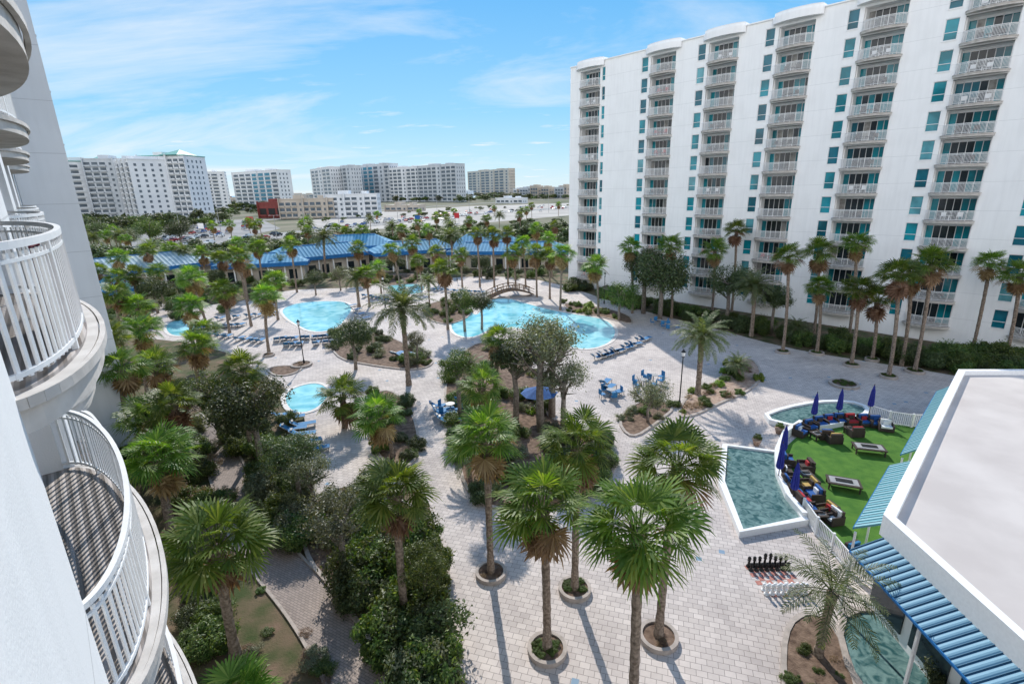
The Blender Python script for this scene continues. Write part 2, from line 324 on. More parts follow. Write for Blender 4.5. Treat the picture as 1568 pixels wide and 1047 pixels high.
# ------------------------------------------------------------------ ground, roads, plaza
mb=MB(); mb.add([(-9000,-600,0),(9000,-600,0),(9000,14000,0),(-9000,14000,0)],[(0,1,2,3)]); mb.obj("ground",[groundm])
sheet("sea",[Vector(p) for p in((-9000,1300,0),(-60,1300,0),(300,2600,0),(9000,3000,0),(9000,14000,0),(-9000,14000,0))],.3,seam)
sheet("garden_ground",[Vector(p) for p in((-80,-30,0),(60,-30,0),(70,60,0),(10,125,0),(-40,135,0),(-95,110,0))],.01,grass)
plaza=[(720,1500),(700,1200),(690,1047),(682,880),(665,790),(640,745),(600,740),(520,745),(465,765),(470,700),(475,660),(445,600),(405,575),(330,530),(200,515),(190,480),(240,462),(340,470),(420,445),(560,440),(640,428),(760,422),(850,432),(960,470),(1100,505),(1200,532),(1290,548),(1450,572),(1568,600),(1900,680),(2000,1500)]
sheet("plaza_pavement",smooth(W(plaza),1),.03,paver)
def strip(name,px,wd,z,mat,it=2):
    P=W(px)
    for _ in range(it):
        q=[P[0]]
        for i in range(len(P)-1): q+= [P[i]*.75+P[i+1]*.25,P[i]*.25+P[i+1]*.75]
        P=q+[P[-1]]
    L=[];Rr=[]
    for i,p in enumerate(P):
        t=P[min(i+1,len(P)-1)]-P[max(i-1,0)]; t.z=0;t.normalize(); nn=Vector((-t.y,t.x,0)); L.append(p+nn*wd/2);Rr.append(p-nn*wd/2)
    mb=MB(); n=len(P); mb.v=[(a.x,a.y,z) for a in L]+[(a.x,a.y,z) for a in Rr]
    for i in range(n-1): mb.f.append((i,n+i,n+i+1,i+1)); mb.m.append(0)
    o=mb.obj(name,[mat]); return L,Rr,P
pl,pr,_=strip("garden_path",[(285,640),(330,680),(352,730),(375,800),(420,860),(475,920),(520,985),(570,1080),(640,1250)],2.3,.035,paver2)
mb=MB()
for side in(pl,pr):
    for i in range(len(side)-1): mb.beam((side[i].x,side[i].y,.06),(side[i+1].x,side[i+1].y,.06),.14,.10)
mb.obj("path_kerb",[curbm])
sheet("concrete_lot",W([(470,338),(600,322),(720,316),(872,311),(872,330),(700,345),(560,352),(480,352)]),.05,conc)
sheet("parking_lot",W([(205,352),(290,338),(400,336),(430,350),(360,366),(250,384),(180,382)]),.05,asph)
RD=[(60,412),(180,398),(300,380),(430,360),(560,345),(700,330),(872,318),(1100,300)]
_,_,RP=strip("road",RD,22,.12,asph)
strip("road",[(330,345),(480,330),(640,317),(872,304)],12,.12,asph)
def dashes(px,off,dash):
    L,Rr,P=strip("tmp",px,.1,-5,linep); bpy.data.objects.remove(bpy.data.objects["tmp"]); m=MB()
    for i in range(len(P)-1):
        a=P[i];b=P[i+1];d=b-a;L_=d.length
        if L_<.1: continue
        dn=d/L_; nn=Vector((-dn.y,dn.x,0))*off; k=0
        while k<L_:
            m.obox(a+dn*(k+1.5)+nn+Vector((0,0,.18)),dn*(1.5 if dash else 3),Vector((-dn.y,dn.x,0))*.15,.004); k+=9 if dash else 6
    return m.obj("road_marking",[linep])
for of_,da_ in((0,False),(3.6,True),(-3.6,True),(7.2,True),(-7.2,True),(10.6,False),(-10.6,False)): dashes(RD,of_,da_)

# pools
def pool(px,name="swimming_pool",mat=poolw,it=2,wd=.45,zt=.09,wz=.05,cop=coping):
    pts=ccw(smooth(W(px),it)); out=inset(pts,-wd); mb=MB(); ring(mb,out,pts,0,zt,0)
    mb.f.append(tuple(range(len(mb.v),len(mb.v)+len(pts)))); mb.m.append(1); mb.v+=[(p[0],p[1],wz) for p in pts]
    return mb.obj(name,[cop,mat])
pool([(430,474),(455,464),(500,461),(532,463),(540,474),(528,490),(515,505),(480,510),(455,498),(438,487)])
pool([(745,460),(775,456),(815,468),(865,480),(925,488),(944,505),(937,524),(905,536),(868,532),(832,510),(790,502),(752,503),(722,520),(690,510),(692,478),(715,470),(730,488)])
pool([(253,496),(285,486),(303,500),(285,516),(258,513)])
pool([(435,606),(455,592),(488,586),(506,600),(492,622),(465,634),(443,628)])
pool([(590,437),(630,434),(655,440),(640,452),(600,449)])
pool([(1168,645),(1200,632),(1250,622),(1300,621),(1326,630),(1318,641),(1270,655),(1222,659)],"fountain_pond",pondw,1,.35,.45,.3,wpaint)
pool([(1113,690),(1188,700),(1190,745),(1225,801),(1137,820),(1109,745)],"fountain_pond",pondw,0,.4,.45,.3,wpaint)
pool([(1285,955),(1330,935),(1372,960),(1440,1030),(1500,1110),(1400,1130),(1310,1050)],"stream",pondw,1,.25,.2,.1,curbm)
TF=[(1198,690),(1225,665),(1262,645),(1345,648),(1412,655),(1440,660),(1420,720),(1440,800),(1400,860),(1345,880),(1290,845),(1240,795),(1205,735)]
sheet("turf_terrace",smooth(W(TF),1),.06,turf)
BC=[(675,600),(698,545),(740,520),(800,545),(838,600),(835,640),(880,650),(950,690),(940,730),(890,770),(800,790),(715,770),(695,690)]
B1=[(505,508),(560,500),(640,535),(672,555),(640,570),(560,560),(508,548)]
B4=[(548,615),(600,592),(640,640),(645,710),(600,720),(568,690)]
B3=[(1032,640),(1055,600),(1095,588),(1110,560),(1150,545),(1172,575),(1150,600),(1105,618),(1062,640)]
B3b=[(940,640),(990,608),(1040,622),(1010,648),(965,678)]
B5=[(462,775),(520,750),(620,762),(668,805),(692,880),(705,1047),(725,1400),(650,1400),(590,1020),(515,915),(460,850)]
B8=[(1192,965),(1235,932),(1282,958),(1305,1020),(1330,1100),(1200,1120)]
B9=[(858,462),(960,478),(975,500),(930,488),(870,478)]
for b in (BC,B1,B4,B3,B3b,B9,B8): bed(b,fill=rockm if b in(B3,) else mulch)
bed(B5,curb=curbm)
bed([(405,566),(430,560),(470,562),(450,575),(420,578)]); bed([(640,470),(700,455),(730,480),(690,500),(650,490)])
bed([(555,425),(640,418),(700,430),(640,434),(570,440)])

# ------------------------------------------------------------------ vegetation meshes
def leafcloud(n,ls,lobes,flat=.8,seed=1,loose=.45):
    rnd=random.Random(seed); v=[];f=[]
    L=[]
    for i in range(lobes):
        a=rnd.uniform(0,6.28);rr=math.sqrt(rnd.random())*.72; z=rnd.uniform(-.45,.8)*flat*(1-.45*rr)
        L.append((Vector((rr*math.cos(a),rr*math.sin(a),z)),rnd.uniform(.16,.42)))
    for i in range(n):
        c,r=L[rnd.randrange(lobes)]
        d=Vector((rnd.gauss(0,1),rnd.gauss(0,1),rnd.gauss(.15,1))).normalized()
        rad=r*(1.12-loose*rnd.random()**1.3)*(1+.25*math.sin(d.x*9+c.x*20)*math.cos(d.y*8+d.z*7))
        if rnd.random()<.06: rad*=1.25
        p=c+d*rad
        nrm=(d+Vector((rnd.gauss(0,.7),rnd.gauss(0,.7),rnd.gauss(.3,.7)))).normalized()
        t=nrm.cross(Vector((rnd.gauss(0,1),rnd.gauss(0,1),rnd.gauss(0,1)))).normalized(); b=nrm.cross(t)
        s=ls*rnd.uniform(.6,1.35);o=len(v)
        v+=[tuple(p-t*s),tuple(p+b*s*.42),tuple(p+t*s),tuple(p-b*s*.42)]; f.append((o,o+1,o+2,o+3))
    return v,f,L
def cloudmesh(name,mat,*a,**k):
    v,f,L=leafcloud(*a,**k); mb=MB(); mb.v=v; mb.f=f; mb.m=[0]*len(f)
    return mb.mesh(name,[mat]),L
SH=[cloudmesh("shrub_foliage",leafB,6000,.058,15,seed=s,loose=.6)[0] for s in(1,2,3)]
SHA=[cloudmesh("shrub_foliage_dark",leafA,6000,.055,15,seed=s,loose=.6)[0] for s in(4,5,6)]
SHD=[cloudmesh("shrub_foliage_dry",leafC,1500,.05,16,seed=7,loose=.9)[0]]
SHG=[cloudmesh("shrub_foliage_grey",leafG,4500,.052,15,seed=s,loose=.6)[0] for s in(31,32)]
SHL=[cloudmesh("shrub_foliage_lime",leafD,1800,.09,9,seed=8)[0]]
CAN=[cloudmesh("oak_canopy",leafA,12000,.034,30,seed=s,flat=.75)[0] for s in(11,12,13)]
CANG=[cloudmesh("grey_oak_canopy",leafG,5500,.034,30,seed=s,flat=.8,loose=.85)[0] for s in(14,15)]
CANB=[cloudmesh("green_canopy",leafB,9000,.036,28,seed=s,flat=.8,loose=.6)[0] for s in(16,17)]
FAR=[cloudmesh("far_canopy",m_,1500,.10,10,seed=s,flat=.7)[0] for s,m_ in((21,leafA),(22,leafA),(23,leafB))]
def fan(rnd,v,f,m,base,d,side,nrm,Ls,mi,nl=20,droop=.35,wf=1.0):
    for k in range(nl):
        a=(k/(nl-1)-.5)*math.radians(225)
        ld=(d*math.cos(a)+side*math.sin(a)).normalized()
        Lk=Ls*(1-.24*abs(a)/2)*rnd.uniform(.85,1.1)
        wd=nrm.cross(ld).normalized()
        w1=.50*Lk*math.radians(225)/(nl-1)*.5*wf
        fold=nrm*(.05*(1 if k%2 else -1)*Ls)
        mid=base+ld*Lk*.5+fold*.6; m2=base+ld*Lk*.78-Vector((0,0,droop*.15*Lk)); tip=base+ld*Lk*rnd.uniform(.93,1.03)-Vector((0,0,droop*Lk*rnd.uniform(.2,.9)))
        o=len(v); v+=[tuple(base),tuple(mid-wd*w1),tuple(mid+wd*w1),tuple(m2-wd*w1*.62),tuple(m2+wd*w1*.62),tuple(tip)]
        f.append((o,o+1,o+2)); f.append((o+1,o+3,o+4,o+2)); f.append((o+3,o+5,o+4)); m+= [mi]*3
def fancrown(seed,n=30,pet=1.05,Lf=1.15,dead=16):
    rnd=random.Random(seed); mb=MB()
    for i in range(n+dead):
        az=i*2.39996+rnd.uniform(-.25,.25)
        isd=i>=n
        e=math.radians(84-98*(i/n)**.9+rnd.uniform(-9,9)) if not isd else math.radians(rnd.uniform(-50,-82))
        pl=pet*rnd.uniform(.75,1.2)*(1 if not isd else .75)
        h=Vector((math.cos(az),math.sin(az),0)); d0=h*math.cos(e)+Vector((0,0,math.sin(e)))
        p0=h*.1+Vector((0,0,-.05 if not isd else -.2-.45*(i-n)/max(dead,1))); p1=p0+d0*pl*.6; e2=e-math.radians(10); d1=h*math.cos(e2)+Vector((0,0,math.sin(e2))); p2=p1+d1*pl*.4
        mb.tube([p0,p1,p2],[.028,.02,.016],3,1 if isd else 0,False)
        e3=e2-math.radians(rnd.uniform(5,30)); d=h*math.cos(e3)+Vector((0,0,math.sin(e3))); side=Vector((0,0,1)).cross(h)
        tw=rnd.uniform(-.6,.6); up_=d.cross(side)*-1; side=(side*math.cos(tw)+up_*math.sin(tw)).normalized(); nrm=side.cross(d).normalized()
        if nrm.z<0: nrm=-nrm
        mi=1 if isd or (i>n-4 and rnd.random()<.5) else 0
        fan(rnd,mb.v,mb.f,mb.m,p2,d,side,nrm,Lf*rnd.uniform(.8,1.12)*(.95 if isd else 1),mi,24 if not isd else 12,.3 if not isd else .1,1.08 if not isd else .85)
    return mb.mesh("fan_palm_crown",[fanleaf,deadleaf])
FAN=[fancrown(s,n,1.05,1.12,d) for s,n,d in ((1,32,20),(2,28,26),(3,35,14),(4,30,30))]; FAND=[fancrown(9,30,.95,1.1,26)]
def feathercrown(seed,n=46,L=3.0,nl=26,ll=.5):
    rnd=random.Random(seed); mb=MB()
    for i in range(n):
        az=i*2.39996+rnd.uniform(-.2,.2); e=math.radians(82-100*(i/n)**.9+rnd.uniform(-6,6)); h=Vector((math.cos(az),math.sin(az),0))
        p=Vector((0,0,0))+h*.12; pts=[p.copy()]; Lx=L*rnd.uniform(.85,1.1); seg=10
        for k in range(seg):
            ee=e-math.radians(75)*((k/seg)**1.3); p=p+(h*math.cos(ee)+Vector((0,0,math.sin(ee))))*Lx/seg; pts.append(p.copy())
        mb.tube(pts[::2],[.035,.03,.025,.02,.015,.008],3,0,False)
        side=Vector((0,0,1)).cross(h)
        for k in range(nl):
            t=.12+.88*k/(nl-1); x=t*seg; j=min(int(x),seg-1); q=pts[j].lerp(pts[j+1],x-j); td=(pts[j+1]-pts[j]).normalized()
            lc=ll*(math.sin(math.pi*min(1,.25+t*.72))**.6)*rnd.uniform(.85,1.15)
            for sg in(-1,1):
                ld=(td*.65+side*sg*.85+Vector((0,0,rnd.uniform(-.35,.25)))).normalized()
                nn=ld.cross(td).normalized(); wd=nn.cross(ld).normalized()*.026
                a=q; b=q+ld*lc*.55; c=q+ld*lc-Vector((0,0,lc*.22))
                o=len(mb.v); mb.v+=[tuple(a-wd*.5),tuple(a+wd*.5),tuple(b+wd),tuple(b-wd),tuple(c)]
                mb.f+=[(o,o+1,o+2,o+3),(o+3,o+2,o+4)]; mb.m+=[0,0]
    return mb.mesh("feather_palm_crown",[dateleaf,deadleaf])
FEA=[feathercrown(1,60,3.0,30,.5),feathercrown(2,54,3.0,30,.55)]; QUE=[feathercrown(5,20,3.0,28,.6)]
def palm(base,h,kind="fan",scale=1.0,lean=None,tr=.17):
    p=MB(); lx,ly=(U(-.35,.35),U(-.35,.35)) if lean is None else lean
    n=22; pts=[];rd=[]
    for i in range(n+1):
        t=i/n; pts.append((lx*t*t,ly*t*t,h*t)); rd.append(tr*(1.35-.35*min(1,t*6))*(1 if t<.8 else 1+.35*(t-.8)/.2)*(1.07 if i%2 else .95)*U(.97,1.03))
    p.tube(pts,rd,9,0)
    if kind not in("feather","queen"):
        for k in range(26):
            a=k*2.4; t=1-.16*(k/26); z=h*t; r=tr*1.15; c=Vector((lx*t*t+math.cos(a)*r,ly*t*t+math.sin(a)*r,z)); p.beam(c,c+Vector((math.cos(a)*.12,math.sin(a)*.12,.22)),.08,.03)
    o=p.obj("palm_tree",[trunkm],None,False,Vector((base.x,base.y,0)))
    me=random.choice({"fan":FAN,"sabal":FAND,"feather":FEA,"queen":QUE}[kind])
    mk("crown",me,o,(lx,ly,h),(U(-.12,.12),U(-.12,.12),U(0,6.28)),scale)
    return o
def palmpx(cx,cy,bx,by,kind="fan",scale=1.0,tr=.17):
    b=G(bx,by); h=height_at(b,cy)
    d=ray(cx,cy); t=b.y/d.y; x=d.x*t; lx=max(-1.0,min(1.0,x-b.x))
    return palm(b,max(1.2,h-.15),kind,scale,(lx,U(-.2,.2)),tr)
def tree(base,h,r,mesh,squash=.85,trunk=True,limbs=6,seed=0):
    rnd=random.Random(seed+int(base.x*13)); p=MB(); hh=max(.6,h-r*squash*.85)
    tr=max(.09,.05*h*.6)
    p.tube([(0,0,0),(rnd.uniform(-.1,.1),rnd.uniform(-.1,.1),hh*.5),(rnd.uniform(-.2,.2),rnd.uniform(-.2,.2),hh)],[tr*1.2,tr,tr*.8],8)
    for i in range(limbs):
        a=i*6.28/limbs+rnd.uniform(-.4,.4); e=rnd.uniform(.4,1.1); ln=r*rnd.uniform(.6,.95)
        s=Vector((0,0,hh*rnd.uniform(.6,.98))); d=Vector((math.cos(a)*math.cos(e),math.sin(a)*math.cos(e),math.sin(e)))
        m1=s+d*ln*.5+Vector((0,0,.1*ln)); e1=s+d*ln+Vector((0,0,.1*ln)); p.tube([s,m1,e1],[tr*.6,tr*.38,tr*.12],5)
        for q in range(4):
            a2=a+rnd.uniform(-.9,.9); d2=Vector((math.cos(a2)*.7,math.sin(a2)*.7,rnd.uniform(.1,.9))).normalized(); p.tube([m1,m1+d2*ln*.6],[tr*.3,tr*.08],4)
    o=p.obj("broadleaf_tree",[barkm],None,True,Vector((base.x,base.y,0)))
    mk("canopy",mesh,o,(0,0,h-r*squash*.75),rnd.uniform(0,6.28),(r,r,r*squash)); return o
def treepx(cx,cy,bx,by,rpx,meshes,squash=.9):
    b=G(bx,by); r=rpx/F*depth(b); h=height_at(b,cy)+r*squash*.7; return tree(b,h,r,random.choice(meshes),squash)
groups={}
def shrub(x,y,r,meshes,group="shrub_planting",hf=.85,z=0):
    if group not in groups: groups[group]=empty(group)
    b=G(x,y) if z==0 else Vector((x,y,0))
    mk("shrub",random.choice(meshes),groups[group],(b.x,b.y,r*hf*.45),(0,0,U(0,6.28)),(r,r*U(.85,1.15),r*hf*U(.85,1.15)))

FP=[(745,668,752,880),(605,752,622,965),(832,775,838,997),(885,680,880,905),(975,800,966,1125),(1040,712,1008,978),
(580,635,602,700),(738,590,737,725),(765,520,758,640),(370,565,387,700),(265,615,290,740),(185,560,205,700),(215,505,228,610),
(405,455,412,540),(365,392,385,500),(290,425,320,515),(445,374,455,448),(395,378,405,445),
(680,412,686,505),(600,382,612,438),(630,372,640,430),(655,352,661,410),(692,358,694,412),(730,357,735,440),(755,360,757,440),(776,357,778,436),(800,372,805,440),(821,350,824,420),(820,388,822,455),(841,392,842,458),(862,388,858,475),(912,407,916,485),
(1128,352,1120,480),(1095,382,1090,480),(1208,392,1198,540),(1255,385,1246,510),(1258,440,1250,542),(1312,372,1298,525),(1316,442,1303,560),(1343,458,1335,552),(1378,420,1360,578),(1427,402,1400,570),(1515,402,1488,540),(1562,420,1538,556),
(965,378,968,480),(1025,375,1028,488),(180,395,190,470),(345,445,352,510),(530,355,536,400),(555,352,560,400),(580,410,584,450),(185,450,190,540),(160,500,170,620),(1395,420,1380,560),
(225,385,232,440),(262,380,268,430),(310,388,318,440),(470,352,474,392),(515,350,520,392),(640,342,644,380),(718,338,722,378),(745,335,748,375),(795,330,798,365),(365,372,370,415),(850,345,852,385),(420,430,426,490),(705,390,708,440),(300,430,308,480),(560,420,566,470),(150,415,158,470),(170,520,182,650),(240,560,255,670),(310,505,318,560),
(548,380,552,432),(338,395,345,450),(372,405,380,462),(615,352,620,412),(640,400,646,445),(668,385,672,432),(785,388,790,445),(240,415,250,462),(205,420,214,480),(840,365,845,425),(180,425,190,485)]
for a in FP: palmpx(*a,kind="fan",scale=U(.88,1.08) if a[3]>520 else U(1.0,1.2))
for a in [(330,830,362,1005),(245,700,262,815),(230,640,240,730),(525,605,528,655),(300,530,305,590),(210,470,220,540),(290,470,296,530)]: palmpx(*a,kind="fan",scale=1.1,tr=.2)
for a in [(615,470,626,590,1.25),(495,362,500,425,1.25),(1155,437,1150,515,1.0),(1075,512,1068,605,.95),(545,425,550,470,.9),(230,378,236,430,1.1),(250,690,262,790,.7),(715,690,720,735,.6),(1130,555,1132,580,.5),(655,430,658,470,.7),(280,385,284,430,1),(1220,500,1210,525,.6),(690,345,692,375,1.1),(600,345,603,375,1.1),(720,560,722,600,.6),(400,372,404,420,1.1),(690,362,694,415,1.2)]:
    palmpx(*a[:4],kind="feather",scale=a[4],tr=.24 if a[4]>.8 else .14)
for x,y,r,m in[(752,880,.8,0),(838,997,.85,1),(880,905,.8,1),(1008,978,.85,0),(1198,540,.8,1),(1250,542,.8,1),(1303,560,.8,1),(1335,552,.7,1),(1360,578,.8,1),(1400,570,.9,1),(1292,590,1.3,1),(412,545,.7,0),(966,1125,.9,0),(462,560,1.2,0)]:
    c=G(x,y); out=[c+Vector((math.cos(a),math.sin(a),0))*r for a in[k*6.283/28 for k in range(28)]]; inn=[c+(p-c)*.8 for p in out]
    mb=MB(); ring(mb,out,inn,0,.28,0); mb.f.append(tuple(range(len(mb.v),len(mb.v)+28))); mb.m.append(1); mb.v+=[(p.x,p.y,.2) for p in inn]
    o=mb.obj("palm_planter",[curbm,mulch])
    for k in range(16 if m else 6):
        a=U(0,6.28);q=math.sqrt(R())*r*.62; mk("groundcover",SH[k%3] if m else SHD[0],o,(c.x+math.cos(a)*q,c.y+math.sin(a)*q,.26),U(0,6),(.22,.22,.16))
for a in [(1010,418,1010,492,52,CAN),(1110,432,1112,498,38,CAN),(945,452,948,492,32,CANB),(975,400,985,480,35,CAN),(1185,455,1180,512,28,CAN),(540,510,545,566,36,CAN),(710,460,712,508,26,CANB),(735,462,738,505,22,CAN),(400,620,402,720,62,CAN),(455,690,460,770,46,CAN),(330,600,340,680,45,CANB),
 (830,530,828,662,68,CANG),(885,578,862,668,46,CANG),(990,605,992,648,38,CANG),(785,545,790,650,40,CAN),(850,515,845,640,45,CANG),(700,560,705,640,34,CANB),(520,420,522,445,20,CANG),(480,425,484,452,18,CAN),(640,520,640,556,20,CANG),(350,450,352,490,25,CANB),(240,440,242,480,28,CAN),(530,790,530,900,60,CANG),(660,860,655,950,45,CANB),(480,720,485,790,40,CANG),
 (230,352,232,375,24,CANB),(275,350,277,372,22,CAN),(200,360,202,382,20,CAN),(150,355,152,380,22,CAN),(605,400,608,425,18,CAN),(430,400,433,428,16,CANB),(735,400,737,425,16,CAN),(330,425,333,452,20,CAN)]:
    treepx(*a)
def fill(px,n,rpx,meshes,group="shrub_planting",hf=.85,rm=None):
    for x,y in scat(px,n):
        b=G(x,y); r=(U(*rpx)/F*depth(b)) if rm is None else U(*rm); shrub(x,y,r,meshes,group,hf)
fill(BC,76,None,SH+SHA+SHG+SHL,rm=(.5,1.3)); fill(B1,26,None,SH+SHA+SHG,rm=(.6,1.3)); fill(B4,14,None,SH+SHA,rm=(.5,1.0)); fill(B3,26,None,SH+SHL+SHD,rm=(.35,.8)); fill(B3b,14,None,SH+SHD+SHG,rm=(.3,.7)); fill(B9,16,None,SH+SHL,rm=(.4,.9))
fill([(500,760),(620,765),(665,810),(688,900),(700,1100),(620,1100),(560,960),(490,860)],52,None,SHA+SHG+SH+SH,rm=(.9,1.7),hf=1.25)
fill([(140,540),(300,600),(330,660),(340,740),(300,760),(150,700)],44,None,SH+SHD+SHA+SHG,rm=(.8,1.7),hf=1.0)
fill([(250,700),(340,740),(350,800),(290,830)],10,None,SHD+SH,rm=(.7,1.3))
fill([(400,720),(470,760),(470,850),(410,800)],14,None,SH+SHA+SHG,rm=(.9,1.5),hf=1.1)
fill([(330,620),(440,630),(470,700),(400,740),(360,700)],16,None,SHA+SH,rm=(.9,1.5),hf=1.1)
fill([(280,870),(330,860),(350,950),(330,1047),(290,1040)],14,None,SH+SHA,rm=(.6,1.2))
fill([(355,880),(440,910),(500,1010),(520,1100),(380,1100)],16,None,SHD+SHG+SH,rm=(.3,.8),hf=.55)
fill([(150,480),(420,450),(420,470),(300,485),(180,520),(150,540)],36,None,SH+SHA+SHG,rm=(1.0,2.0))
fill([(160,436),(480,416),(720,409),(860,417),(860,432),(700,425),(480,440),(200,470)],85,None,SH+SHA+SHG,rm=(.8,1.6),hf=1.0)
fill([(860,432),(960,462),(1100,490),(1200,515),(1300,528),(1450,550),(1568,568),(1568,590),(1450,568),(1290,542),(1200,525),(1100,500),(940,468),(860,445)],110,None,SH+SHA,"hedge_planting",rm=(.9,1.9),hf=.95)
fill([(1430,548),(1560,558),(1568,590),(1460,575)],16,None,SH,"hedge_planting",rm=(1.2,2.0),hf=1.1)
fill(B8,14,None,SHD+SH,rm=(.2,.4)); fill([(640,470),(700,457),(725,480),(690,497),(650,488)],16,None,SH,rm=(.6,1.2))
fill([(555,425),(640,419),(700,430),(640,433),(570,438)],14,None,SH+SHL,rm=(.7,1.3))
fill([(880,468),(905,470),(905,482),(885,480)],4,None,SHL,rm=(.9,1.2)); fill([(595,548),(660,548),(665,562),(600,565)],8,None,SH,rm=(.4,.7))
fill([(1430,1010),(1560,1010),(1600,1100),(1460,1100)],14,None,SHL+SHA,rm=(.6,1.0),hf=1.1)
dt=empty("distant_trees")
def farfill(P,n,rm,hmul=1.0):
    for x,y in scat(P,n):
        b=G(x,y); r=U(*rm); mk("tree_crown",random.choice(FAR),dt,(b.x,b.y,r*.75*hmul),U(0,6.28),(r*1.2,r*1.2,r*.85*hmul))
farfill([(110,345),(300,338),(350,345),(200,360),(110,372)],70,(3,6),1.2)
farfill([(130,395),(330,393),(480,374),(600,366),(870,356),(870,378),(600,388),(350,404),(130,415)],150,(2.2,4.0),1.1)
farfill([(300,318),(560,322),(480,332),(320,334)],40,(3,5)); farfill([(560,354),(870,340),(870,348),(600,360)],26,(1.6,3))
farfill([(480,330),(700,322),(870,312),(870,318),(700,331),(500,344)],26,(1.6,2.8)); farfill([(700,302),(872,296),(872,305),(700,311)],110,(5,9))
farfill([(100,318),(480,312),(480,320),(120,330)],100,(5,9),.9); farfill([(480,306),(720,300),(720,308),(480,314)],80,(6,10),.9)
farfill([(870,296),(1500,288),(1500,294),(870,302)],60,(10,20),.8)
farfill([(300,300),(870,292),(870,296),(300,306)],60,(12,22),.6)
for i in range(34):
    x,y=random.choice(scat([(130,372),(450,345),(870,318),(870,362),(500,375),(130,410)],1)); b=G(x,y); palm(b,U(5.5,8.5),"fan" if R()<.7 else "feather",U(1.0,1.4))

# ------------------------------------------------------------------ tower buildings with curved balconies
def arc(hw,b,n=28,s=1.0): return [(hw*math.sin(a),-b*math.cos(a)) for a in[(-.5+k/n)*math.pi for k in range(n+1)]]
def balcony_mesh(hw,b,rec,rail_h=1.07,pick=.115,thick=.32,picket=(.035,.02)):
    mb=MB(); A=arc(hw,b)
    poly=[(-hw,rec)]+[(x,y) for x,y in A]+[(hw,rec)]
    mb.prism(poly,-thick,-.03,0); P2=[(-hw+.06,rec)]+arc(hw-.1,b-.1)+[(hw-.06,rec)]
    mb.prism(P2,-.03,0.0,1)
    Ao=[Vector((x,y,0)) for x,y in arc(hw+.03,b+.04)]
    for i in range(len(Ao)-1): mb.beam(Ao[i]+Vector((0,0,-.07)),Ao[i+1]+Vector((0,0,-.07)),.05,.09,0)
    Rr=[Vector((x,y,0)) for x,y in arc(hw-.12,b-.13,40)]
    for i in range(len(Rr)-1):
        mb.beam(Rr[i]+Vector((0,0,rail_h)),Rr[i+1]+Vector((0,0,rail_h)),.055,.06,2)
        mb.beam(Rr[i]+Vector((0,0,rail_h-.12)),Rr[i+1]+Vector((0,0,rail_h-.12)),.03,.03,2)
        mb.beam(Rr[i]+Vector((0,0,.1)),Rr[i+1]+Vector((0,0,.1)),.035,.04,2)
    L=0; nxt=0; k=0
    for i in range(len(Rr)-1):
        d=(Rr[i+1]-Rr[i]); dl=d.length; dn=d/dl
        while nxt<L+dl:
            p=Rr[i]+dn*(nxt-L); big=(k%12==0); ww=.05 if big else picket[0]
            mb.obox(p+Vector((0,0,rail_h/2)),dn*ww/2,Vector((-dn.y,dn.x,0))*(.05 if big else picket[1])/2,(rail_h/2 if big else rail_h/2-.06),2)
            nxt+=pick;k+=1
        L+=dl
    return mb.mesh("balcony",[slabm,deckm,wpaint])
skyg=glassm("pale_teal_glass",(.12,.38,.44))
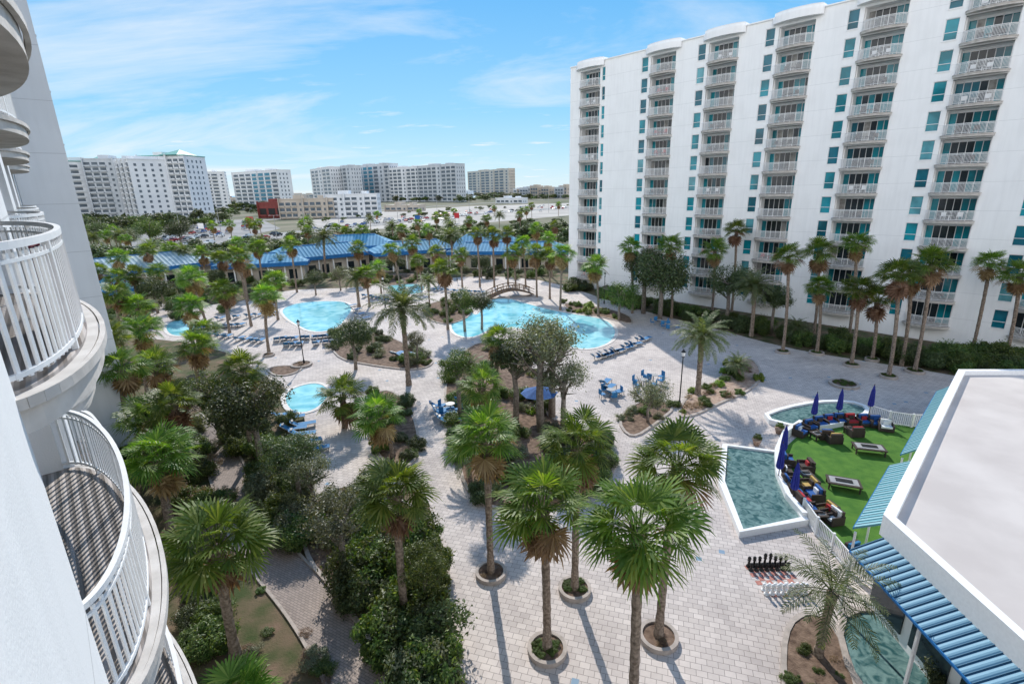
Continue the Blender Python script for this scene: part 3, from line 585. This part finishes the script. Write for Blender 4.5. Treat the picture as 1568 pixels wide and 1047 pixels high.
def tower(name,origin,ang,x0,x1,bays,levels,ztop,depthb,hw,b,rec,windows=True,skip=lambda c,l:False,wallm=white,pil=False):
    root=empty(name,origin,ang); mb=MB(); T=.35
    ops=[]
    for c in bays:
        ops.append((c-hw,c+hw,"b",c))
        if windows: ops.append((c-hw-1.7,c-hw-.5,"w",c) if c>bays[0]+.1 else (c+hw+.4,c+hw+1.1,"w",c))
    ops.sort(); cur=x0
    for a,bb,k,c in ops:
        mb.box((cur,0,0),(a,T,ztop),0)
        if pil: mb.box((cur+.08,-.15,0),(a-.05,-.001,ztop),0)
        cur=bb
        zs=0
        for l in levels:
            lo,hi=(l+.0,l+2.62) if k=="b" else (l+.55,l+2.7)
            mb.box((a,0,zs),(bb,T,lo-(.0 if k=="w" else .32)),0); zs=hi
            if k=="w":
                mb.add([(a,.16,lo),(bb,.16,lo),(bb,.16,hi),(a,.16,hi)],[(0,1,2,3)],random.choice([1,1,1,4,6,1,4]))
                for z in(lo,lo+.75,hi-.06): mb.box((a,.09,z),(bb,.16,z+.06),3)
                mb.box((a,.09,lo+.06),(a+.05,.16,hi-.06),3); mb.box((bb-.05,.09,lo+.06),(bb,.16,hi-.06),3)
                mb.box((a-.05,-.06,lo-.1),(bb+.05,.09,lo),0)
            else:
                mb.box((a,T,lo-.3),(a+.12,rec+.2,hi),0); mb.box((bb-.12,T,lo-.3),(bb,rec+.2,hi),0)
                mb.box((a,0.0,hi),(bb,rec+.2,hi+.06),0)
                n=6; wd=(bb-a-.24)/n
                rr=random.Random(int(l*7+c*3))
                for q in range(n):
                    xa=a+.12+q*wd; mt=[1,2,2,2,1,1][q] if rr.random()<.75 else rr.choice([1,2,4,5]); zt=hi-.25
                    mb.add([(xa,rec,lo),(xa+wd,rec,lo),(xa+wd,rec,zt),(xa,rec,zt)],[(0,1,2,3)],mt)
                    mb.box((xa-.03,rec-.06,lo),(xa+.03,rec,zt),3)
                mb.box((a+.12,rec-.04,hi-.25),(bb-.12,rec+.05,hi),0)
        mb.box((a,0,zs+(.06 if k=="b" else 0)),(bb,T,ztop),0)
    mb.box((cur,0,0),(x1,T,ztop),0)
    if pil: mb.box((cur+.08,-.15,0),(x1,-.001,ztop),0)
    mb.box((x0,T,0),(x0+.3,depthb,ztop),0); mb.box((x1-.3,T,0),(x1,depthb,ztop),0); mb.box((x0+.3,depthb-.3,0),(x1-.3,depthb,ztop),0)
    mb.box((x0+.3,T,ztop-.8),(x1-.3,depthb-.3,ztop-.5),0)
    mb.box((x0-.05,-.16,ztop),(x1+.05,.5,ztop+.15),0)
    for c in bays:
        pts=[(c-hw-.9,-.17)]+[(c+x,y) for x,y in arc(hw+.9,b+.1) if y<-.2]+[(c+hw+.9,-.17)]
        mb.prism(pts,ztop-.75,ztop+.1,0)
        pts2=[(c-hw-.7,-.175)]+[(c+x,y) for x,y in arc(hw+.7,b-.15) if y<-.2]+[(c+hw+.7,-.175)]
        mb.prism(pts2,ztop+.1,ztop+.55,0)
        mb.box((c-hw-.7,-.165,ztop+.15),(c+hw+.7,1.5,ztop+.55),0)
    mb.obj("walls",[wallm,teal,dark,wpaint,deept,curtain,skyg],root)
    bm=balcony_mesh(hw+.12,b,rec)
    for c in bays:
        for l in levels:
            if skip(c,l):continue
            mk("balcony",bm,root,(c,0,l))
            if R()<.75 and name=="hotel_tower":
                f=MB()
                for q in (-1,1):
                    x=q*.8*U(.7,1.3); f.box((x-.25,-.1,.4),(x+.25,.4,.46),0); f.box((x-.25,.36,.46),(x+.25,.42,.9),0)
                    for dxx in(-.22,.2):
                        for dyy in(-.08,.36): f.box((x+dxx,dyy,0),(x+dxx+.03,dyy+.03,.4),0)
                f.box((-.3,-.3,.5),(.3,.2,.54),0); f.box((-.03,-.08,0),(.03,-.02,.5),0)
                f.obj("balcony_furniture",[random.choice([blackm,wick,redfab,wpaint,wick])],root,False,(c,0,l))
    return root
lv=[17.6-3.1*5]+[17.6+3.1*k for k in range(-4,7)]
or_=Vector((11.8,102.9,0)); angr=math.atan2(-46.7,42.9)
bays=[4.6]+[19.1+9.72*k for k in range(0,8)]
tower("hotel_tower",or_,angr,0,98,bays,lv,39.9,18,2.2,1.1,1.5)
angl=math.atan2(.741,-.671); ol=Vector((.741,.671,0))*-.54
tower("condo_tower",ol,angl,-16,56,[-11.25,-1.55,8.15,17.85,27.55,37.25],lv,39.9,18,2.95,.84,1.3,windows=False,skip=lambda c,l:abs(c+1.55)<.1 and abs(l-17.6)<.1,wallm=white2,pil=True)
ct_=bpy.data.objects["condo_tower"]
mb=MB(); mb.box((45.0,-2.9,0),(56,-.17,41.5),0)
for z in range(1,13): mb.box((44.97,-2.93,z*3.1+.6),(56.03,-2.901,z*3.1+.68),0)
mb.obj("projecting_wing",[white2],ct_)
mb=MB()
for k in range(9): mb.box((-2.4+k*.2,.1+.02*(k%2),.12),(-2.22+k*.2,.16+.02*(k%2),1.0),0)
mb.obj("beach_towel",[maroon],ct_,False,(8.6,-.62,17.6))

# ------------------------------------------------------------------ low pool-side building with flat roof
root=empty("restaurant_building")
zr=5.0
A=G(1467,567,zr);B=G(1352,790,zr);C=G(1568,985,zr)
D=Vector((C.x+(C.x-B.x)*1.6,C.y+(C.y-B.y)*1.6,zr)); E=Vector((D.x+30,D.y,zr)); Fp=Vector((A.x+16,A.y-1.0,zr))
foot=ccw([A,Fp,E,D,B])
mb=MB(); inn=inset(foot,.45)
mb.prism([(p.x,p.y) for p in inset(foot,.3)],0,zr-.55,0)
mb.prism([(p.x,p.y) for p in inset(foot,.38)],zr-.55,zr-.25,1)
ring(mb,[p for p in foot],[p for p in inn],zr-.9,zr+.1,2)
dv=(D-B);dv.z=0;L=dv.length;dv.normalize(); nv=Vector((dv.y,-dv.x,0))
if nv.x>0: nv=-nv
for k in range(int(L//2.4)):
    p=B+dv*(1+k*2.4)+nv*-.24; p.z=1.7; mb.obox(p,dv*.95,nv*.06,1.15,3)
mb.obj("walls_and_roof",[white,roofw,wpaint,dark],root)
def awning(P,Q,out,z0,z1,wd,mat,name="awning"):
    d=(Q-P);d.z=0;L=d.length;d.normalize(); n=Vector((d.y,-d.x,0))
    if n.dot(out)<0:n=-n
    ang=math.atan2(d.y,d.x); m=MB(); s=1 if Vector((-d.y,d.x,0)).dot(n)>0 else -1
    m.add([(0,0,z1),(L,0,z1),(L,s*wd,z0),(0,s*wd,z0),(0,0,z1-.08),(L,0,z1-.08),(L,s*wd,z0-.08),(0,s*wd,z0-.08)],[(0,1,2,3),(7,6,5,4),(3,2,6,7),(0,3,7,4),(1,5,6,2)],0)
    for k in range(int(L/.3)+1):
        x=min(L,k*.3); m.beam((x,0,z1+.02),(x,s*wd,z0+.02),.04,.04,0)
    m.beam((0,s*(wd+.02),z0-.06),(L,s*(wd+.02),z0-.06),.04,.1,1)
    for k in range(0,int(L)+1,4): m.beam((k,s*(wd-.1),z0-.2),(k,s*(wd-.1),0),.1,.1,2)
    return m.obj(name,[mat,bluep,wpaint],root,False,(P.x,P.y,0),ang)
awning(B+dv*.3,D,nv,3.5,4.1,1.35,bluem,"ribbed_metal_awning")
ab=(A-B);ab.z=0;ab.normalize(); na=Vector((-1,1,0)).normalized()
awning(B+ab*1.2,B+ab*9,na,3.2,4.0,1.1,tealroof,"teal_awning"); awning(B+ab*11,A-ab*.5,na,3.2,4.0,.9,tealroof,"teal_awning")

# ------------------------------------------------------------------ blue roofed pavilions
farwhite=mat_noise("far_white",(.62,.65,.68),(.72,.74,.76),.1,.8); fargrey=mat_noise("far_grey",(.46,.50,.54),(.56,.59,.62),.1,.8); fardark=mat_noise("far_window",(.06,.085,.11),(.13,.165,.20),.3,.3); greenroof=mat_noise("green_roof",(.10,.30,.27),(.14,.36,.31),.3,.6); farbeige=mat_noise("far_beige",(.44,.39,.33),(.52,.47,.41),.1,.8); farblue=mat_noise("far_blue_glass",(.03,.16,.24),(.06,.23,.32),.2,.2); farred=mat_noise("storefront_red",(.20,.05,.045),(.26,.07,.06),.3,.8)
def pavilion(p0,p1,wd,ze,zr_,roof,fascia=bluep,name="blue_roof_pavilion"):
    P=G(*p0);Q=G(*p1);d=Q-P;L=d.length;ang=math.atan2(d.y,d.x); m=MB(); o=.7
    ys=wd
    m.box((.3,.8,0),(L-.3,ys-.3,ze),1)
    k=0
    while k<L: m.box((k,-.2,0),(k+.25,.05,ze-.3),3); k+=3.5
    k=2
    while k<L-2.5: m.box((k,.74,.3),(k+1.7,.8,2.5),4); k+=3.2
    x0,x1=-o,L+o;y0,y1=-o,ys+o;hh=min(L/2,ys/2)
    m.add([(x0,y0,ze),(x1,y0,ze),(x1,y1,ze),(x0,y1,ze),(x0+hh,(y0+y1)/2,zr_),(x1-hh,(y0+y1)/2,zr_)],[(0,1,5,4),(2,3,4,5),(1,2,5),(3,0,4)],0)
    m.add([(x0,y0,ze-.01),(x1,y0,ze-.01),(x1,y1,ze-.01),(x0,y1,ze-.01)],[(3,2,1,0)],3)
    m.box((x0-.05,y0-.06,ze-.8),(x1+.05,y0,ze+.08),2); m.box((x0-.05,y1,ze-.7),(x1+.05,y1+.06,ze+.08),2); m.box((x0-.06,y0,ze-.7),(x0,y1,ze+.08),2); m.box((x1,y0,ze-.7),(x1+.06,y1,ze+.08),2)
    m.beam((x0+hh,(y0+y1)/2,zr_+.05),(x1-hh,(y0+y1)/2,zr_+.05),.3,.12,2)
    x=x0+.9
    while x<x1:
        t=min(1,(x-x0)/hh,(x1-x)/hh); m.beam((x,y0,ze+.04),(x,y0+t*((y1-y0)/2),ze+.04+t*(zr_-ze)),.05,.07,0); x+=.9
    m.obj(name,[roof,farbeige,fascia,wpaint,dark],None,False,(P.x,P.y,0),ang)
pavilion((100,462),(340,428),12,4.5,7.0,greyroof); pavilion((335,436),(470,428),9,4.2,6.0,blueroof); pavilion((420,430),(570,412),9,4.6,7.0,blueroof)
pavilion((480,408),(600,403),10,5,7.8,blueroof); pavilion((580,418),(700,408),9,4.8,7.0,blueroof); pavilion((690,408),(800,406),10,5,8.0,blueroof); pavilion((690,412),(868,412),8,4.4,6.3,blueroof); pavilion((140,478),(215,470),7,3.5,5.6,blueroof)

# ------------------------------------------------------------------ distant buildings
def fartower(name,xl,xr,yb,yt,floors,nb,wall=farwhite,depthb=22,yaw=0,mid=None,roof=None,gl=fardark,pat=4):
    P=G(xl,yb);Q=G(xr,yb); Q=Vector((Q.x,Q.y+yaw,0)); d=Q-P;L=d.length;ang=math.atan2(d.y,d.x); h=height_at(P,yt); m=MB()
    m.box((0,0,0),(L,depthb,h),0); fh=h/(floors+.5); bw=L/nb
    for k in range(nb):
        xa=k*bw
        solid=(k%pat==pat-1)
        for f in range(floors):
            z=f*fh+fh*.25
            mm=3 if (mid and mid[0]<=k/nb<mid[1]) else 1
            if solid and mm==1: m.box((xa+bw*.35,-.08,z+.6),(xa+bw*.65,0.02,z+fh*.62),1)
            else:
                m.box((xa+bw*.12,-.08,z),(xa+bw*.88,0.02,z+fh*.70),mm); m.box((xa+bw*.08,-1.0,z-fh*.1),(xa+bw*.92,-.09,z-.02),0)
                if mm==1: m.box((xa+bw*.08,-1.05,z),(xa+bw*.92,-.98,z+.7),0)
    for k in range(0,nb+1,pat): m.box((max(0,k*bw-.5),-1.6,0),(min(L,k*bw+.5),-.001,h+1.2),0)
    for f in range(floors):
        z=f*fh+fh*.3
        for y in range(3,int(depthb)-3,5): m.box((-.06,y,z),(.02,y+1.6,z+fh*.5),1); m.box((L-.02,y,z),(L+.06,y+1.6,z+fh*.5),1)
    m.box((-.3,-.3,h),(L+.3,depthb+.3,h+.6),4 if roof else 0); m.box((L*.25,depthb*.2,h+.6),(L*.45,depthb*.8,h+3.2),0); m.box((L*.7,depthb*.2,h+.6),(L*.8,depthb*.8,h+2.6),0)
    if roof:
        m.add([(L*.5,-2,h+.6),(L*.9,-2,h+.6),(L*.9,depthb,h+.6),(L*.5,depthb,h+.6),(L*.7,depthb/2,h+5)],[(0,1,4),(1,2,4),(2,3,4),(3,0,4)],4)
    m.obj(name,[wall,gl,fargrey,farblue,roof or wall],None,False,(P.x,P.y,0),ang)
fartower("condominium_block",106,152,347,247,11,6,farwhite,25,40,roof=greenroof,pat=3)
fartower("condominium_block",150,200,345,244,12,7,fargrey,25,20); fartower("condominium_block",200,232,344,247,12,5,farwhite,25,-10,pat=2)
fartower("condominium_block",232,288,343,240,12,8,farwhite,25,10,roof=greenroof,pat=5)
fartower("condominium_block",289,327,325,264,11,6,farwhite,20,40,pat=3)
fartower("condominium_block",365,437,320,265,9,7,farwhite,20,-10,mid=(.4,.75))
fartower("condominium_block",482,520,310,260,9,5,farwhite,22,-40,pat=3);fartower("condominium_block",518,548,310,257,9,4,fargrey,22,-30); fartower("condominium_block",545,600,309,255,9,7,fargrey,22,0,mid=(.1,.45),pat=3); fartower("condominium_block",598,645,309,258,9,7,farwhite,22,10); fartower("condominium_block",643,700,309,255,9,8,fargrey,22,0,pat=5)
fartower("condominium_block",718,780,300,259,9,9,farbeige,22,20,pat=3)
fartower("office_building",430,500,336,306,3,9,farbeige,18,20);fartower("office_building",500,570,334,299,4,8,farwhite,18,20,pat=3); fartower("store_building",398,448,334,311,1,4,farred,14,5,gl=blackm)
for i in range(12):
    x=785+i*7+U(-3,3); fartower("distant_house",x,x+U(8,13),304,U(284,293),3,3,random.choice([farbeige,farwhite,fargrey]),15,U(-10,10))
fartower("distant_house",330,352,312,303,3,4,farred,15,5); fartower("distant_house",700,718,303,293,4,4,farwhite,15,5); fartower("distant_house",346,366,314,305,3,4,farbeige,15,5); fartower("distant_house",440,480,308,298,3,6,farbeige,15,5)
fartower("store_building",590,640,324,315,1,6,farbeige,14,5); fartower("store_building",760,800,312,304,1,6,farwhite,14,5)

# ------------------------------------------------------------------ vehicles
def carmesh(col):
    m=MB(); prof=[(-2.2,.35),(-2.2,.85),(-1.95,.95),(-1.5,1.0),(-.95,1.45),(.75,1.47),(1.35,1.02),(2.0,.92),(2.2,.7),(2.2,.35)]
    n=len(prof); wd=.86
    vs=[(x,-wd*(1 if z<1.05 else .84),z) for x,z in prof]+[(x,wd*(1 if z<1.05 else .84),z) for x,z in prof]
    m.add(vs,[tuple(range(n)),tuple(reversed(range(n,2*n)))]+[(i,i+n,(i+1)%n+n,(i+1)%n) for i in range(n)],0)
    m.add([(-1.42,-.83,1.05),(1.27,-.83,1.05),(.72,-.74,1.4),(-.9,-.74,1.4)],[(0,1,2,3)],1); m.add([(-1.42,.83,1.05),(1.27,.83,1.05),(.72,.74,1.4),(-.9,.74,1.4)],[(3,2,1,0)],1)
    m.add([(1.32,-.7,1.08),(1.32,.7,1.08),(.82,.62,1.44),(.82,-.62,1.44)],[(0,1,2,3)],1); m.add([(-1.5,-.7,1.06),(-1.5,.7,1.06),(-1.0,.62,1.43),(-1.0,-.62,1.43)],[(3,2,1,0)],1)
    for x in(-1.35,1.35):
        for y in(-.8,.8): m.tube([(x,y-.1,.33),(x,y+.1,.33)],[.33,.33],12,2)
    return m.mesh("car_body",[col,dark,blackm])
cc=[carmesh(mat_noise("car_paint",c,tuple(min(1,x*1.1) for x in c),1,.25,spec=.6)) for c in((.6,.6,.6),(.03,.03,.035),(.3,.31,.33),(.35,.03,.03),(.05,.1,.25),(.7,.7,.68))]
for P,n,a in(([(225,352),(290,341),(395,339),(420,350),(350,362),(250,380)],60,.2),([(490,345),(700,322),(865,314),(865,324),(700,336),(520,350)],80,.1)):
    for x,y in scat(P,n):
        b=G(x,y); mk("parked_car",random.choice(cc),None,(round(b.x/3)*3,b.y,.2),a+1.57+U(-.05,.05),U(1,1.15))
for i in range(len(RP)-1):
    a_=RP[i];b_=RP[i+1];d=b_-a_;L=d.length
    if L<3: continue
    dn=d/L
    for k in range(int(L/14)+1):
        of=random.choice([-9,-5.4,-1.8,1.8,5.4,9]); p=a_+dn*U(0,L)+Vector((-dn.y,dn.x,0))*of
        mk("car",random.choice(cc),None,(p.x,p.y,.13),math.atan2(dn.y,dn.x)+(0 if of<0 else math.pi),1.1)

# ------------------------------------------------------------------ street furniture
def lamp(x,y,h=4.6):
    m=MB(); m.tube([(0,0,0),(0,0,.5),(0,0,.55),(0,0,h)],[.13,.11,.06,.045],8); m.tube([(0,0,h),(0,0,h+.1),(0,0,h+.12)],[.08,.16,.17],8,0); m.tube([(0,0,h+.12),(0,0,h+.5)],[.13,.18],8,1); m.tube([(0,0,h+.5),(0,0,h+.62),(0,0,h+.78)],[.24,.12,.02],8,0)
    b=G(x,y); m.obj("street_lamp",[blackm,wpaint],None,False,(b.x,b.y,.03))
for a in[(1040,622),(466,558),(925,465),(700,430),(590,470)]: lamp(*a)
for x,y,yt in((426,378,330),(340,365,322),(520,350,312),(610,345,308),(670,338,302),(757,330,298),(840,326,290),(280,372,328),(475,340,300),(560,330,300),(720,352,300),(470,372,298)):
    b=G(x,y);h=height_at(b,yt); m=MB(); m.tube([(0,0,0),(0,0,h)],[.16,.09],7); m.beam((-1.4,0,h),(1.4,0,h),.08,.08); m.box((-1.9,-.2,h-.05),(-1.2,.2,h+.1)); m.box((1.2,-.2,h-.05),(1.9,.2,h+.1)); m.obj("light_pole",[greym],None,False,(b.x,b.y,0))
for x,y,yt,w_,mt in((385,352,332,4,redfab),(640,345,330,3,bluefab),(700,342,326,3,redfab),(310,358,342,3,wpaint)):
    b=G(x,y);h=height_at(b,yt); m=MB(); m.tube([(-w_*.4,0,0),(-w_*.4,0,h)],[.12,.12],7,1); m.tube([(w_*.4,0,0),(w_*.4,0,h)],[.12,.12],7,1); m.box((-w_/2,-.25,h*.5),(w_/2,-.13,h),0); m.box((-w_/2-.1,-.22,h*.5-.1),(w_/2+.1,-.1-.06,h*.5),1); m.obj("roadside_sign",[mt,greym],None,False,(b.x,b.y,0))
def loungemesh():
    m=MB()
    for y in(-.3,.3):
        m.beam((-.6,y,.32),(.75,y,.32),.05,.05,1); m.beam((-.6,y,.32),(-1.1,y,.72),.05,.05,1)
        for x in(-.5,.65): m.beam((x,y,0),(x,y,.32),.05,.05,1)
    m.add([(-.6,-.28,.35),(.75,-.28,.35),(.75,.28,.35),(-.6,.28,.35)],[(0,1,2,3)],0); m.add([(-1.1,-.28,.75),(-.6,-.28,.35),(-.6,.28,.35),(-1.1,.28,.75)],[(0,1,2,3)],0)
    m.box((-1.0,-.2,.70),(-.85,.2,.76),1); return m.mesh("lounge_chair",[lblue,greym])
LM=loungemesh()
def row(p,q,n,rot,sc=1.1):
    for i in range(n):
        if R()<.12: continue
        t=i/max(1,n-1); b=G(p[0]+(q[0]-p[0])*t,p[1]+(q[1]-p[1])*t); mk("lounge_chair",LM,None,(b.x+U(-.15,.15),b.y+U(-.2,.2),.04),rot+U(-.25,.25),sc)
row((962,535),(990,522),6,.5);row((918,550),(950,540),6,.5);row((425,522),(500,518),9,1.9);row((440,530),(520,526),8,1.9);row((600,545),(640,548),6,1.2);row((680,625),(690,650),5,.2);row((440,640),(480,660),5,.6);row((300,505),(370,500),9,1.5);row((330,515),(400,525),8,1.5);row((560,455),(600,462),6,1.5);row((660,445),(740,450),9,1.2);row((455,660),(490,690),4,.4);row((340,490),(420,482),8,1.5);row((930,590),(942,605),3,.9);row((540,470),(560,490),4,.9)
def tableset(x,y,col=lblue):
    b=G(x,y); m=MB(); m.tube([(0,0,0),(0,0,.72)],[.05,.05],8,1); m.tube([(0,0,.72),(0,0,.76)],[.42,.42],20,1); m.tube([(0,0,0),(0,0,.04)],[.3,.3],12,1)
    a0=U(0,1.5)
    for k in range(4):
        a=a0+k*1.571+U(-.2,.3); u=Vector((math.cos(a),math.sin(a),0)); c=u*U(.8,1.05); s=Vector((-u.y,u.x,0))
        m.obox(c+Vector((0,0,.44)),u*.25,s*.25,.025,0); m.obox(c+u*.26+Vector((0,0,.7)),u*.02,s*.25,.26,0)
        for i in(-1,1):
            for j in(-1,1): m.obox(c+u*.2*i+s*.2*j+Vector((0,0,.21)),u*.02,s*.02,.21,1)
    m.obj("patio_table_set",[col,greym],None,False,(b.x,b.y,.04))
for a in[(935,608),(1000,585),(985,592),(1010,498),(1025,505),(690,630)]: tableset(*a)
def umbrella(x,y,mat=ppl,h=3.0):
    b=G(x,y); m=MB(); m.tube([(0,0,0),(0,0,h+.1)],[.03,.03],6,1); m.tube([(0,0,0),(0,0,.12)],[.35,.33],14,1)
    o=len(m.v); n=16; zs=[(1.15,.17),(1.3,.24),(1.9,.2),(2.5,.15),(h,.03)]
    for z,r in zs:
        for k in range(n): a=6.283*k/n; rr=r*(1 if k%2 else .55); m.v.append((math.cos(a)*rr,math.sin(a)*rr,z))
    for i in range(len(zs)-1):
        for k in range(n): m.f.append((o+i*n+k,o+i*n+(k+1)%n,o+(i+1)*n+(k+1)%n,o+(i+1)*n+k)); m.m.append(0)
    m.obj("closed_patio_umbrella",[mat,wick],None,False,(b.x,b.y,.06))
for a in[(1243,655),(1281,648),(1329,642),(1190,742),(1196,712),(1212,775)]: umbrella(*a)
b=G(826,640); m=MB(); m.tube([(0,0,0),(0,0,2.9)],[.035,.035],6,1)
m.add([(1.6*math.cos(k*.785),1.6*math.sin(k*.785),2.3) for k in range(8)]+[(0,0,2.95)],[(k,(k+1)%8,8) for k in range(8)],0); m.obj("open_patio_umbrella",[bluefab,wick],None,False,(b.x,b.y,.04))
def armchair(x,y,rot,cm):
    b=G(x,y); m=MB(); m.box((-.42,-.4,.05),(.42,.4,.3),0); m.box((-.42,.3,.3),(.42,.44,.85),0); m.box((-.5,-.4,.05),(-.42,.44,.6),0); m.box((.42,-.4,.05),(.5,.44,.6),0); m.box((-.38,-.36,.3),(.38,.28,.44),1); m.box((-.36,.16,.44),(.36,.29,.88),1)
    m.box((-.2,.02,.45),(.2,.14,.75),2)
    m.obj("lounge_armchair",[wick,cm,random.choice([redfab,wpaint,bluefab,wick])],None,False,(b.x,b.y,.07),rot)
for x,y,r,c in[(1205,712,1.3,bluefab),(1203,730,1.3,wick),(1208,748,1.4,bluefab),(1218,762,1.5,bluefab),(1232,722,-1.7,wick),(1238,752,-1.6,yelfab),(1245,765,-1.6,bluefab),(1230,775,1.5,redfab),(1240,790,1.5,bluefab),(1265,792,-1.4,yelfab),(1272,800,-1.4,wpaint),(1225,668,.6,bluefab),(1240,660,.3,bluefab),(1255,655,.2,bluefab),(1270,652,.1,bluefab),(1285,650,0,bluefab),(1302,651,0,redfab),(1322,652,0,bluefab),(1340,654,-.1,bluefab),(1355,660,-.4,wpaint),(1275,678,3.1,yelfab),(1262,672,3,bluefab),(1308,668,3.1,redfab),(1310,858,.3,lblue),(1320,868,.3,lblue)]: armchair(x,y,r,c)
def table(x,y,w1,w2,rot,name="fire_pit_table"):
    b=G(x,y); m=MB(); m.box((-w1/2,-w2/2,.42),(w1/2,w2/2,.5),0)
    for i in(-1,1):
        for j in(-1,1): m.box((i*(w1/2-.1)-.04,j*(w2/2-.1)-.04,0),(i*(w1/2-.1)+.04,j*(w2/2-.1)+.04,.42),0)
    m.box((-w1/2+.15,-w2/2+.15,.5),(w1/2-.15,w2/2-.15,.515),1); m.box((-w1/4,-w2/6,.515),(w1/4,w2/6,.56),2); m.obj(name,[wick,greym,blackm],None,False,(b.x,b.y,.07),rot)
table(1329,694,2.0,1.1,-.3);table(1290,748,1.9,1.1,-.4);table(1250,673,.8,.8,.2);table(1232,735,.8,.8,0);table(1255,798,.7,.7,0,"side_table");table(1300,665,.7,.7,.2)
def fence(px,h=1.1,name="white_picket_fence",z=.05):
    P=W(px); m=MB()
    for i in range(len(P)-1):
        a=P[i];b_=P[i+1];d=b_-a;L=d.length;dn=d/L
        for zz_ in(.12,h): m.beam(a+Vector((0,0,zz_)),b_+Vector((0,0,zz_)),.05,.06)
        k=0
        while k<L: m.obox(a+dn*k+Vector((0,0,h/2)),dn*.018,Vector((-dn.y,dn.x,0))*.018,h/2-.03); k+=.13
        m.obox(a+Vector((0,0,h/2+.05)),dn*.06,Vector((-dn.y,dn.x,0))*.06,h/2+.05)
    m.obj(name,[wpaint],None,False,(0,0,z))
fence([(1330,640),(1360,650),(1395,655),(1432,655)]); fence([(1228,790),(1248,820),(1272,846),(1300,880),(1340,905)])
P=[G(*p) for p in[(1225,655),(1200,672),(1188,700),(1190,735),(1205,770),(1230,800)]]
m=MB()
for i in range(len(P)-1): m.beam(P[i]+Vector((0,0,.35)),P[i+1]+Vector((0,0,.35)),.3,.7)
m.obj("low_white_wall",[wpaint])
# giant chess set
cs=G(1188,888); m=MB(); q=.27
for i in range(8):
    for j in range(8):
        if (i+j)%2: m.box(((i-4)*q,(j-4)*q,.0),((i-3)*q,(j-3)*q,.012),0)
m.obj("chess_board",[faded],None,False,(cs.x,cs.y,.032),.05)
def chess(p,h,mat):
    m=MB(); zs=[(0,.13),(.08,.13),(.12,.09),(.3,.06),(.55,.05),(.62,.09),(.68,.055),(.8,.09),(.92,.07),(1,.02)]; m.tube([(0,0,z*h) for z,r in zs],[r for z,r in zs],12); m.obj("chess_piece",[mat],None,True,(p.x,p.y,.05))
for i in range(8):
    x=cs.x+(i-3.5)*q
    chess(Vector((x,cs.y+3.5*q,0)),.8 if i in(3,4) else .62,blackm); chess(Vector((x,cs.y+2.5*q,0)),.45,blackm); chess(Vector((x,cs.y-3.5*q,0)),.6,wpaint); chess(Vector((x,cs.y-2.5*q,0)),.42,wpaint)
# timber footbridge
a=G(748,458);b_=G(815,452); d=(b_-a);L=d.length;ang=math.atan2(d.y,d.x); m=MB()
n=16
def zb(t): return .3+1.1*math.sin(math.pi*t)
for i in range(n):
    t=i/n;t2=(i+1)/n; m.beam((L*t,0,zb(t)),(L*t2,0,zb(t2)),2.2,.18)
    for s in(-1.1,1.1):
        m.beam((L*t,s,zb(t)+1.05),(L*t2,s,zb(t2)+1.05),.1,.12); m.beam((L*t,s,zb(t)+.55),(L*t2,s,zb(t2)+.55),.06,.08)
        if i%2==0: m.beam((L*t,s,zb(t)),(L*t,s,zb(t)+1.1),.12,.12)
m.obj("timber_footbridge",[wood],None,False,(a.x,a.y,0),ang)
for x,y in((1192,664),(1158,682)):
    b=G(x,y); m=MB(); m.tube([(0,0,0),(0,0,.45),(0,0,.5)],[.2,.33,.36],14); o=m.obj("plant_pot",[rockm],None,True,(b.x,b.y,.04)); mk("plant",SH[0],o,(0,0,.65),0,(.38,.38,.35))
b=G(1252,1005); o=palm(b,height_at(b,905)-.1,"queen",.8,(.2,.1),.17)
b=G(380,1120); palm(b,1.6,"sabal",.9)
print("objects",len(bpy.data.objects))
